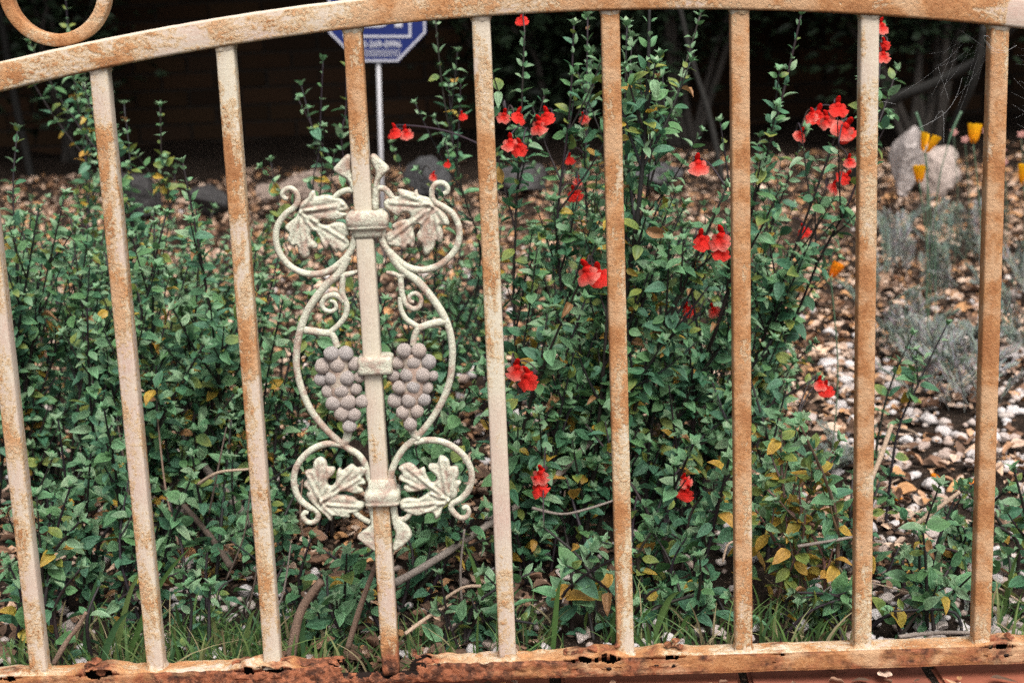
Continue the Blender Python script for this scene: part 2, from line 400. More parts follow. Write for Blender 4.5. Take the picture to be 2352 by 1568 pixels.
def bottom_rail():
    Hh, D = .0225, .029; z0 = .0275; N = 2000; na, nb = 24, 20
    ring = []                                      # back-top corner, forward over the top, down the front, back under, up the back
    for k in range(na): ring.append(('t', D/2-D*k/na, Hh/2))
    for k in range(nb): ring.append(('f', -D/2, Hh/2-Hh*k/nb))
    for k in range(na//2): ring.append(('b', -D/2+D*k/(na//2), -Hh/2))
    for k in range(nb//2): ring.append(('k', D/2, -Hh/2+Hh*k/(nb//2)))
    n = len(ring); X0, X1 = -.78, .68
    bx = lambda px: at(px, 1505, -.012).x
    blis = [(bx(222), .028, .011), (bx(566), .017, .009), (bx(630), .022, .008), (bx(1338), .024, .008), (bx(1402), .016, .010), (bx(1548), .018, .007), (bx(1500), .014, .004), (bx(1795), .012, .003), (bx(2298), .022, .008), (bx(20), .018, .006)]
    g0, g1 = bx(768), bx(942)
    b = MB(); vs = []; cs = []
    rr = .0026
    pos2 = []
    for (s_, ry, rz) in ring:
        qx = max(0, abs(ry)-(D/2-rr)); qz = max(0, abs(rz)-(Hh/2-rr))
        pos2.append((math.copysign(min(abs(ry), D/2-rr)+min(qx, rr*.72 if qz > 0 else rr), ry), math.copysign(min(abs(rz), Hh/2-rr)+min(qz, rr*.72 if qx > 0 else rr), rz)))
    for k in range(N+1):
        x = X0+(X1-X0)*k/N; gap = max(g0-x, x-g1, 0); near = max(0, 1-gap/.30); near2 = max(0, 1-gap/.06)
        mid = max(0, 1-abs(x-bx(600))/.13); bl = [(x-xc)/hw for (xc, hw, hh) in blis]
        topn = nz(x, 0, 0, 7)
        for (s_, ry, rz), (rdy, rdz) in zip(ring, pos2):
            r = 1+.035*nz(x, ry, rz, 45)+.05*nz(x, ry, rz, 150)*(.35+near)
            y, z = rdy*r, rdz*r
            q = nz(x, ry, rz, 75)
            if near and s_ in 'ft': z += .004*near*q; y -= .004*near*abs(q)
            cr = (.50+.16*nz(x, 1, 0, 9)+.7*near2+.35*near+.25*mid) if s_ == 'f' else (.85*near2+.12*near if s_ == 't' else .6)
            for t, (xc, hw, hh) in zip(bl, blis):
                if abs(t) < 1.3 and s_ in 'tf':
                    e = max(0, 1-t*t/1.69)
                    if s_ == 't':
                        v = .5-ry/D                               # 0 at the back, 1 at the front edge
                        z += .7*hh*e*(.25+.75*math.sin(min(1, v*1.25+.1)*2.2))*(1+.5*q); y -= .0035*e*v
                    else: z -= .002*e*(rz > 0)
                    cr = max(cr, .55*e)
            vs.append((x, y, z0+z))
            if s_ == 'f': rb, cm = .86, .1
            elif s_ == 't': rb, cm = .54+.30*topn+.22*near, .5
            else: rb, cm = .9, 0
            cs.append((rb, cm, min(1, cr)))
    def gone(x, j):
        s_, ry, rz = ring[j]
        if s_ in 'tfk':
            jag = .010*nz(x, ry, rz, 120)+.012*nz(x, ry, rz, 60)+.004*nz(x, ry, rz, 400)+(.008 if s_ == 'f' else 0)
            if s_ == 'f' and rz < -.001+.006*nz(x, 0, 5, 70)+.004*nz(x, 0, 9, 160): return False
            if g0+jag < x < g1+jag*1.2+(.02 if s_ == 't' else 0): return True
        if s_ in 'tf':
            for (xc, hw, hh) in blis:
                t = abs((x-xc)/hw)
                if t < 1:
                    e = (1-t*t)*(1+.9*nz(x, ry, rz, 170)+.35*nz(x, ry, rz, 330)); w = .2+hh*25
                    if s_ == 't' and ry < -D/2+.0042*e*w: return True
                    if s_ == 'f' and rz > Hh/2-.0085*e*w+.0012: return True
        return False
    fs = []
    for k in range(N):
        x = X0+(X1-X0)*(k+.5)/N
        for j in range(n):
            if gone(x, j): continue
            fs.append((k*n+j, k*n+(j+1) % n, (k+1)*n+(j+1) % n, (k+1)*n+j))
    fs += [tuple(range(n)), tuple(range(N*n+n-1, N*n-1, -1))]
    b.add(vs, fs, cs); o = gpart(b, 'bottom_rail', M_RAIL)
    md = o.modifiers.new('wall', 'SOLIDIFY'); md.thickness = .0016; md.offset = -1; o.data.materials.append(M_OXIDE_SHADE); md.material_offset = 1; md.material_offset_rim = 0
    # loose rust flakes standing on the broken edges
    for (px, dz, sx, ry) in ((762, .004, .020, 20), (800, -.012, .014, -30), (955, .010, .014, 50), (975, .003, .018, 10), (640, .010, .012, 15), (1418, .016, .010, 60), (1552, .017, .012, -20), (215, .016, .018, 8), (905, -.016, .016, 10), (870, -.02, .02, -8), (1300, .009, .012, 12), (2318, .012, .014, 14), (196, .010, .014, -25), (250, .008, .012, 30), (232, .002, .016, -5), (540, .008, .014, -30), (590, .004, .016, 12), (655, .005, .012, -14), (700, .004, .016, 10), (725, -.006, .014, -12), (1000, .002, .014, -12), (1030, -.005, .012, 14), (1325, .008, .014, -15), (1365, .010, .014, 22), (1385, .004, .014, -14), (1535, .012, .012, 30), (1565, .010, .010, -35), (2280, .006, .012, -16)):
        f = MB(); m = 9; top = []; c0 = Vector((bx(px), -.010+.004*rng.random(), .036+dz))
        rot = Matrix.Rotation(math.radians(ry), 3, 'Y') @ Matrix.Rotation(math.radians(rng.uniform(-70, -20)), 3, 'X')
        for s_ in (1, -1):
            for j in range(m):
                a = 2*math.pi*j/m; q = rng.uniform(.4, 1.25) if s_ == 1 else q0[j]
                if s_ == 1 and j == 0: q0 = []
                if s_ == 1: q0.append(q)
                p = Vector((sx*.5*q*math.cos(a), .004*q*math.sin(a), s_*.0008+.002*math.sin(a*2+px)))
                top.append(c0+rot @ Vector((p.x, p.z, p.y)))
        f.add(top, [tuple(range(m)), tuple(range(2*m-1, m-1, -1))]+[(j, m+j, m+(j+1) % m, (j+1) % m) for j in range(m)], (.9, 0, .75))
        gpart(f, 'rust_flake', M_RAIL, smooth=False)
bottom_rail()

def scroll_ring():
    c = at(128, -24, 0); R = .0498; b = MB(); vs = []; cs = []; sec = square_ring(.0125, .0165, .002, 3); n = len(sec); N = 120
    for k in range(N):
        a = 2*math.pi*k/N
        for (rr, ry) in sec:
            g = 1+.03*nz(math.cos(a), math.sin(a), ry*50, 6)
            r = R+rr*g; vs.append((c.x+r*math.cos(a), ry*g, c.z+r*math.sin(a))); cs.append((.68-.22*math.cos(a)*(math.cos(a) > 0), .4, 0))
    b.add(vs, [(k*n+j, k*n+(j+1) % n, ((k+1) % N)*n+(j+1) % n, ((k+1) % N)*n+j) for k in range(N) for j in range(n)], cs)
    o = gpart(b, 'scroll_ring', M_RAIL)
scroll_ring()

# ------------------------------------------------------------------ cast grapevine ornament
YC = -.004
def c1(x, y, Y=YC): return at((600+x/2.8)*.9408, (340+y/2.8)*.9408, Y)
def c2(x, y, Y=YC): return at((600+x/2.8)*.9408, (840+y/2.8)*.9408, Y)
U = .9408/2.8*1.555/3500                          # metres per crop pixel
def vine(mb, P, w0, w1=None, f=c1, col=(0, 0, 0), n=10, mid=None, Y=YC):
    pts = spline([f(*p, Y) for p in P], 7); k = len(pts); w1 = w1 or w0
    rad = []
    for i in range(k):
        t = i/(k-1); r = w0+(w1-w0)*t
        if mid: r = w0+(mid-w0)*min(1, t*2) if t < .5 else mid+(w1-mid)*(t*2-1)
        rad.append(r*U/2*(1+.04*nz(pts[i].x, 0, pts[i].z, 90)))
    mb.tube(pts, rad, n, col, axis=Vector((0, 1, 0)), flat=.95)
body = MB()
vine(body, [(290,408),(262,400),(252,370),(275,342),(315,338),(348,372),(355,425),(328,468),(278,505),(228,570),(207,645),(214,730),(250,808),(310,872),(390,912),(480,922),(560,903),(632,858),(690,800),(728,740),(742,690),(750,630)], 34, 52, mid=47)
vine(body, [(1352,372),(1376,362),(1380,330),(1350,300),(1304,303),(1275,340),(1274,395),(1296,432),(1350,462),(1415,510),(1452,580),(1460,660),(1440,740),(1390,808),(1320,862),(1232,890),(1150,888),(1080,858),(1012,800),(962,745),(935,690),(930,620)], 34, 54, mid=47)
vine(body, [(700,800),(660,880),(630,925),(560,985),(492,1065),(432,1155),(390,1250),(362,1350),(347,1460),(348,1555),(366,1650),(402,1760),(452,1860),(522,1952),(604,2035),(690,2105),(765,2150),(806,2200),(832,2260),(850,2330)], 62, 50, mid=50)
vine(body, [(985,770),(1030,845),(1090,905),(1170,965),(1250,1055),(1320,1150),(1367,1235),(1398,1325),(1412,1425),(1412,1505),(1403,1605),(1378,1705),(1336,1803),(1278,1900),(1210,1988),(1145,2055),(1082,2110),(1032,2185),(1000,2260),(985,2330)], 62, 50, mid=50)
vine(body, [(690,700),(620,680),(540,683),(462,712),(392,770),(346,840),(329,920),(341,1000),(376,1065),(430,1108),(480,1135),(497,1170),(478,1207),(440,1218),(404,1200),(392,1168),(408,1146),(428,1152)], 48, 34, c2, mid=48)
vine(body, [(1150,672),(1230,655),(1330,662),(1420,702),(1490,762),(1535,842),(1544,920),(1520,1000),(1470,1055),(1415,1085),(1402,1115),(1425,1152),(1465,1184),(1508,1178),(1526,1142),(1508,1110),(1484,1122)], 48, 34, c2, mid=48)
vine(body, [(600,405),(640,368),(695,348),(735,352)], 40, 46); vine(body, [(1005,405),(965,352),(930,335),(895,340)], 40, 46)
vine(body, [(735,1135),(790,1185),(850,1215)], 44, 40, c2); vine(body, [(1135,1140),(1090,1190),(1030,1195)], 44, 40, c2)
vine(body, [(640,930),(690,925),(735,912),(778,898)], 52, 22); vine(body, [(1095,915),(1060,935),(1010,918),(960,910)], 52, 24)
vine(body, [(400,1303),(460,1312),(530,1322),(585,1325)], 56, 50); vine(body, [(1388,1241),(1310,1252),(1230,1272),(1175,1295)], 60, 48)
vine(body, [(575,1315),(605,1360),(625,1420)], 52, 46); vine(body, [(1180,1290),(1155,1340),(1142,1410)], 50, 44)
vine(body, [(708,560),(700,600),(688,650),(660,690)], 64, 60, c2); vine(body, [(1125,545),(1140,590),(1165,630),(1190,640)], 60, 56, c2)
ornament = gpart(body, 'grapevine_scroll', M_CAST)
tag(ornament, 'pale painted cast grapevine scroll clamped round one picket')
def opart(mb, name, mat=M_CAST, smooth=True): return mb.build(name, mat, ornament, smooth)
for P in ([(668,930),(660,990),(662,1060),(690,1130),(683,1200),(640,1262),(575,1318)], ):
    t = MB(); vine(t, P, 46, 40); vine(t, [(672,1110),(640,1078),(595,1062),(545,1080),(520,1122),(540,1165),(588,1175),(618,1150),(606,1112),(578,1104)], 44, 26); opart(t, 'tendril')
t = MB(); vine(t, [(1060,930),(1062,1000),(1072,1070),(1098,1128),(1145,1158),(1188,1140),(1198,1085),(1160,1052),(1122,1070),(1122,1105),(1150,1112)], 46, 26); vine(t, [(1056,1080),(1062,1160),(1095,1225),(1150,1265),(1185,1285)], 36, 44); opart(t, 'tendril')

def relief(outline, name, thick=.0045, veins=(), dome=.0035, f=c1, sub=3, yfront=-.0045):
    P = [f(*p) for p in outline]; P2 = [Vector((p.x, p.z)) for p in P]
    sm = []; k = len(P2)
    for i in range(k):
        p0, p1, p2, p3 = P2[i-1], P2[i], P2[(i+1) % k], P2[(i+2) % k]
        for j in range(sub):
            t = j/sub; sm.append(.5*((2*p1)+(p2-p0)*t+(2*p0-5*p1+4*p2-p3)*t*t+(3*p1-p0-3*p2+p3)*t**3))
    ar = sum(sm[i].x*sm[(i+1) % len(sm)].y-sm[(i+1) % len(sm)].x*sm[i].y for i in range(len(sm))); sg = 1 if ar > 0 else -1
    if True:
        nn = [(sm[(i+1) % len(sm)]-sm[i-1]).normalized() for i in range(len(sm))]; sm = [p+Vector((t.y, -t.x))*sg*.0007 for p, t in zip(sm, nn)]
    n = len(sm); A = np.array([list(p) for p in sm]); B = np.roll(A, -1, 0)
    V2 = [Vector((f(*v[0]).x, f(*v[0]).z)) for v in veins]; V3 = [Vector((f(*v[1]).x, f(*v[1]).z)) for v in veins]
    lo, hi = A.min(0), A.max(0); step = .0016; inner = []
    def inside(p):
        c = ((A[:, 1] > p[1]) != (B[:, 1] > p[1])) & (p[0] < (B[:, 0]-A[:, 0])*(p[1]-A[:, 1])/(B[:, 1]-A[:, 1]+1e-12)+A[:, 0]); return c.sum() % 2 == 1
    def dist(p):
        d = B-A; t = np.clip(((p-A)*d).sum(1)/((d*d).sum(1)+1e-12), 0, 1); return float(np.sqrt((((A+d*t[:, None])-p)**2).sum(1)).min())
    y = lo[1]; r = 0
    while y < hi[1]:
        x = lo[0]+(step/2 if r % 2 else 0)
        while x < hi[0]:
            p = np.array((x, y))
            if inside(p) and dist(p) > .0011: inner.append(Vector((x, y)))
            x += step
        y += step*.87; r += 1
    vs, _, fs, *_ = delaunay_2d_cdt(sm+inner, [(i, (i+1) % n) for i in range(n)], [list(range(n))], 1, 1e-7)
    mb = MB(); F = []; K = len(vs)
    for v in vs:
        p = np.array(v); d = dist(p); e = min(d/.0024, 1); h = dome*math.sqrt(max(0, 1-(1-e)**2))
        for a, b_ in zip(V2, V3):
            ab = b_-a; t = max(0, min(1, (v-a).dot(ab)/ab.length_squared)); dd = (v-(a+ab*t)).length
            h += .0015*math.exp(-(dd/.0016)**2)*(1-.5*t)*e - .0011*math.exp(-((dd-.0032)/.0013)**2)*e
        h += .0007*nz(v.x, 0, v.y, 160)*e
        F.append((v.x, yfront-h, v.y))
    F += [(v.x, yfront+thick, v.y) for v in vs]
    area = sum((vs[f_[1]]-vs[f_[0]]).cross(vs[f_[2]]-vs[f_[0]]) for f_ in fs)
    faces = []
    edges = {}
    for f_ in fs:
        for i in range(len(f_)):
            e = (f_[i], f_[(i+1) % len(f_)]); edges[e] = 1
    front = [tuple(f_) for f_ in fs]; back = [tuple(K+i for i in reversed(f_)) for f_ in fs]
    side = [(b_, a, a+K, b_+K) for (a, b_) in edges if (b_, a) not in edges]
    mb.add(F, front+back+side); 
    o = opart(mb, name); 
    bm = bmesh.new(); bm.from_mesh(o.data); bmesh.ops.recalc_face_normals(bm, faces=bm.faces); bm.to_mesh(o.data); bm.free()
    return o
UL = [(370,478),(378,440),(428,402),(440,372),(465,353),(480,396),(540,384),(600,396),(655,416),(688,455),(694,480),(640,492),(688,512),(645,542),(585,548),(525,543),(500,562),(512,584),(560,590),(625,566),(690,592),(706,645),(684,668),(706,715),(660,770),(628,745),(622,775),(575,722),(552,752),(526,722),(502,655),(472,624),(440,638),(444,680),(486,722),(474,746),(436,742),(430,790),(402,810),(366,770),(356,722),(318,726),(288,682),(302,642),(272,602),(312,562),(350,530)]
relief(UL, 'vine_leaf', veins=[((375,490),(640,465)),((375,490),(680,440)),((380,500),(690,690)),((380,500),(560,740)),((372,505),(405,790)),((368,505),(300,690)),((375,480),(460,370))])
UR = [(1292,430),(1248,404),(1182,385),(1166,346),(1150,368),(1100,356),(1042,345),(1052,390),(992,400),(948,430),(960,468),(1000,500),(1040,522),(1072,500),(1110,498),(1132,525),(1112,552),(1058,558),(1000,592),(1012,620),(952,652),(966,692),(985,722),(1060,736),(1086,756),(1110,718),(1140,742),(1152,680),(1140,612),(1160,580),(1190,580),(1196,612),(1174,652),(1180,692),(1208,712),(1220,770),(1240,788),(1282,742),(1300,690),(1332,706),(1346,640),(1326,582),(1388,586),(1362,512),(1312,470)]
relief(UR, 'vine_leaf', veins=[((1280,450),(990,430)),((1280,450),(1060,370)),((1275,460),(985,680)),((1275,460),(1100,730)),((1285,470),(1235,770)),((1290,470),(1330,680)),((1300,470),(1370,570))])
LL = [(510,775),(545,800),(558,840),(606,848),(592,892),(560,918),(558,958),(588,972),(620,935),(624,880),(640,850),(664,866),(722,824),(762,848),(820,832),(822,880),(790,902),(818,950),(768,962),(802,1002),(750,1016),(690,1000),(642,1004),(632,1030),(680,1036),(740,1048),(762,1074),(810,1086),(800,1116),(760,1142),(712,1152),(700,1182),(602,1166),(582,1204),(550,1170),(520,1142),(450,1075),(420,1022),(438,1000),(398,960),(424,920),(408,872),(460,852),(470,802)]
relief(LL, 'vine_leaf', f=c2, veins=[((515,1075),(510,800)),((515,1075),(720,850)),((515,1070),(800,900)),((520,1085),(790,1105)),((520,1090),(600,1160)),((510,1060),(430,900)),((515,1075),(580,860))])
LR = [(1330,765),(1382,790),(1396,840),(1442,838),(1452,890),(1436,930),(1468,940),(1442,990),(1440,1030),(1402,1060),(1372,1090),(1342,1120),(1330,1160),(1300,1192),(1284,1150),(1230,1150),(1172,1166),(1100,1142),(1058,1112),(1065,1070),(1120,1052),(1180,1060),(1240,1022),(1262,1000),(1230,985),(1170,1000),(1100,1002),(1084,970),(1112,950),(1048,920),(1072,880),(1048,842),(1110,814),(1150,832),(1180,862),(1216,845),(1230,890),(1260,940),(1290,945),(1312,915),(1290,880),(1254,850),(1260,820),(1310,820)]
relief(LR, 'vine_leaf', f=c2, veins=[((1385,1060),(1330,790)),((1385,1060),(1110,840)),((1385,1065),(1070,920)),((1380,1075),(1080,1100)),((1380,1080),(1300,1170)),((1390,1050),(1440,860)),((1385,1060),(1230,1140))])
for out, f in (([(748,475),(738,385),(700,282),(640,242),(604,206),(640,160),(690,110),(716,124),(712,200),(736,300),(764,440),(764,475)], c1),
               ([(866,470),(874,330),(893,230),(864,160),(856,116),(880,106),(930,150),(978,202),(936,252),(908,300),(904,470)], c1),
               ([(838,1085),(856,1200),(844,1246),(768,1310),(790,1342),(868,1402),(892,1392),(884,1300),(884,1200),(876,1085)], c2),
               ([(986,1085),(1008,1230),(1028,1300),(1008,1392),(1040,1396),(1132,1306),(1076,1210),(1040,1180),(1026,1085)], c2)):
    relief(out, 'trumpet_finial', f=f, dome=.0042, sub=4)
def collar(f, cx, cy, hw, hh, dep, bands):
    """rounded sleeve clamped round the picket, its sides swelling in bands"""
    b = MB(); p = f(cx, cy, 0.); vs = []; m = 32; hz_ = hh*U
    rows = len(bands)
    for (t, sc) in bands:
        for j in range(m):
            a = 2*math.pi*j/m; c, s = math.cos(a), math.sin(a); e = .27
            x = math.copysign(abs(c)**e, c)*(hw*U)*sc; y = math.copysign(abs(s)**e, s)*dep*sc
            q = 1+.03*nz(p.x+x, y, t, 120); vs.append((p.x+x*q, y*q, p.z+hz_*t))
    fs = [(k*m+j, k*m+(j+1) % m, (k+1)*m+(j+1) % m, (k+1)*m+j) for k in range(rows-1) for j in range(m)]
    fs += [tuple(range(m-1, -1, -1)), tuple(range((rows-1)*m, rows*m))]
    b.add(vs, fs, (.12, 0, 0)); return opart(b, 'collar')
collar(c1, 835, 540, 150, 64, .0155, [(-2.0, .66), (-1.6, .68), (-1.15, .74), (-1.0, .90), (-.85, .94), (-.72, .89), (-.6, .95), (-.2, .99), (.3, .98), (.62, .93), (.78, .84), (.95, .72)])
collar(c2, 890, 132, 122, 62, .0155, [(-1, .88), (-.9, 1), (-.55, 1.02), (-.3, .99), (.1, 1.0), (.5, 1.02), (.85, .98), (1, .86)])
collar(c2, 938, 1030, 124, 60, .016, [(-1, .86), (-.85, .98), (-.6, 1.0), (-.45, .94), (-.2, 1.0), (.3, 1.03), (.75, .98), (.9, .84), (1.3, .8), (2.0, .76), (2.25, .66)])
gm = bmesh.new(); bmesh.ops.create_icosphere(gm, subdivisions=3, radius=1)
for v in gm.verts: v.co *= 1+.07*mnoise.noise(v.co*1.6)+.025*mnoise.noise(v.co*5)
gme = bpy.data.meshes.new('grape'); gm.to_mesh(gme); gm.free(); gme.materials.append(M_GRAPE)
gme.polygons.foreach_set('use_smooth', [True]*len(gme.polygons))
GL = [(587,65,50),(683,65,48),(528,150,49),(628,140,48),(745,135,46),(515,240,42),(590,230,46),(690,230,48),(775,225,36),(565,320,44),(655,315,48),(752,305,40),(598,405,50),(700,395,50),(795,390,42),(655,470,48),(740,480,42),(708,560,44)]
GR = [(1082,45,48),(1182,45,48),(1040,130,42),(1148,122,46),(1248,120,49),(1010,210,42),(1108,208,48),(1208,210,48),(1280,215,34),(1050,295,45),(1148,290,47),(1235,295,42),(1020,385,48),(1118,380,48),(1215,375,46),(1072,465,44),(1170,455,44),(1125,545,44)]
for side in (GL, GR):
    for k, (x, y, r) in enumerate(side):
        o = bpy.data.objects.new('grape', gme); p = c2(x, y, -.006+.002*rng.random()-(.003 if 500 > abs(x-(660 if side is GL else 1130))*6 else 0)); o.location = p
        o.scale = [r*U*1.16*rng.uniform(.95, 1.05) for _ in range(3)]; o.rotation_euler = (rng.random()*6, rng.random()*6, rng.random()*6); link(o, ornament)
    bk = MB(); vine(bk, [(side[0][0]*.5+side[1][0]*.5, 60), ((side[6][0]+side[7][0])/2, 220), (side[10][0], 310), (side[16][0]*.5+side[15][0]*.5, 470), (side[17][0], 560)], 170, 70, c2, (.6, 0, 0), mid=190, Y=-.001); opart(bk, 'grape_backing')

# ------------------------------------------------------------------ leaf templates
def leaf_template(col, w=.30, fold=.10, curl=.15, wav=0., tipcol=None, seed=0, pet=.06):
    r = random.Random(seed); rows = [0, .12, .32, .56, .8, 1.0]; prof = [.02, .62, 1.0, .92, .55, .02]
    V = [(-pet, 0, 0)]; C = [tuple(c*.8 for c in col)]; F = []
    tipcol = tipcol or col
    for i, (t, pw) in enumerate(zip(rows, prof)):
        for j, u in enumerate((-1, -.5, 0, .5, 1)):
            ww = w*pw*(1+.06*r.uniform(-1, 1)); yv = u*ww
            z = fold*abs(u)*pw - curl*t*t + wav*math.sin(t*7+seed)*abs(u)+.012*r.uniform(-1, 1)
            if abs(u) == .5: z += .018*pw
            V.append((t, yv, z)); k = 1.38 if abs(u) == 1 else (1.12 if u == 0 else .9); k *= 1+.16*r.uniform(-1, 1)
            mixf = max(0, t-.35)/.65*(.5+.5*abs(u)); C.append(tuple((a*(1-mixf)+b_*mixf)*k for a, b_ in zip(col, tipcol)))
    for i in range(5):
        for j in range(4):
            a = 1+i*5+j; F.append((a, a+5, a+6, a+1))
    F.append((0, 1, 3, 5))
    return np.array(V, float), F, np.array(C, float)
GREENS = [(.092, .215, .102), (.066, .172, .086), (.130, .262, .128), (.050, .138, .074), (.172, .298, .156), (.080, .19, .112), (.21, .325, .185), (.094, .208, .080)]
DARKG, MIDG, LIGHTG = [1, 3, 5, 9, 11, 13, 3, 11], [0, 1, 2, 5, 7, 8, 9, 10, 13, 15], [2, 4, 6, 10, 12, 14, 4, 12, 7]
YG = [((.15, .21, .05), (.28, .27, .05)), ((.11, .18, .05), (.24, .25, .06)), ((.19, .23, .05), (.12, .19, .06))]
YEL = [((.42, .27, .04), (.40, .22, .035)), ((.34, .26, .045), (.42, .24, .04)), ((.44, .25, .05), (.34, .18, .045))]
BRN = [((.30, .16, .07), (.22, .11, .05))]
LT = []                                            # (template, kind)
for k in range(16):
    g = GREENS[k % 8]; LT.append((leaf_template(g, w=rng.uniform(.22, .34), fold=rng.uniform(.02, .2), curl=rng.uniform(-.1, .4), wav=rng.uniform(0, .04), tipcol=tuple(c*rng.uniform(.95, 1.2) for c in g), seed=k), 'g'))
for k in range(6): c, t = YG[k % 3]; LT.append((leaf_template(c, w=rng.uniform(.25, .33), fold=rng.uniform(.03, .16), curl=rng.uniform(0, .3), tipcol=t, seed=30+k), 'o'))
for k in range(6): c, t = YEL[k % 3]; LT.append((leaf_template(c, w=rng.uniform(.25, .34), fold=rng.uniform(.05, .22), curl=rng.uniform(.1, .4), wav=.05, tipcol=t, seed=50+k), 'y'))
for k in range(2): c, t = BRN[0]; LT.append((leaf_template(c, w=.24, fold=.25, curl=.4, wav=.08, tipcol=t, seed=60+k), 'b'))
KIND = {q: [i for i, (_, k) in enumerate(LT) if k == q] for q in 'goyb'}
def tmesh(t, name, mat):
    V, F, C = t; b = MB(); b.add([tuple(v) for v in V], F, [tuple(c) for c in C]); me = b.mesh(name); me.materials.append(mat); return me
LMESH = [tmesh(t, 'leaf', M_LEAF) for t, _ in LT]

def frame(axis, up, roll=0.):
    x = axis.normalized(); z = (up-x*up.dot(x))
    z = z.normalized() if z.length > 1e-4 else Vector((0, -1, 0)); y = z.cross(x)
    m = Matrix((x, y, z)).transposed(); 
    return m @ Matrix.Rotation(roll, 3, 'X') if roll else m

# ------------------------------------------------------------------ salvia flowers (position in the photo, depth, size, facing)
FLOW = [(905,298,.55,.9),(932,300,.55,.9),(1062,263,.6,.6),(1158,262,.4,.8),(1192,262,.4,.9),(1236,282,.33,1.1),(1254,262,.33,1.0),(1172,322,.36,.95),(1192,334,.35,.95),(1340,268,.5,.7),
        (1308,362,.6,.7),(1328,412,.45,.6),(1318,440,.45,.9),(1604,372,.28,1.15),(1613,545,.25,1.15),(1654,540,.24,1.3),(1658,572,.24,1.0),(1345,618,.22,1.35),(1376,624,.23,1.3),(1188,842,.24,1.15),(1210,862,.23,1.2),
        (1240,1084,.2,1.0),(1236,1112,.2,1.05),(1574,1098,.24,.8),(1577,1125,.24,.95),(1840,306,.45,.9),(1880,258,.42,1.1),(1898,270,.4,1.0),(1926,240,.4,1.15),(1944,288,.38,1.3),(1940,300,.4,1.1),(1952,366,.4,.8),(1944,402,.4,.9),
        (1916,426,.45,.8),(1845,526,.6,.9),(1884,876,.3,.8),(1898,888,.3,.9),(2026,56,.38,.9),(2030,98,.4,.7),(2030,122,.38,.8),(1580,706,.55,.9),(1638,708,.5,.9),(1198,40,.45,.8),(996,402,.7,.6),(1028,374,.6,.5),(1864,262,.42,.8)]

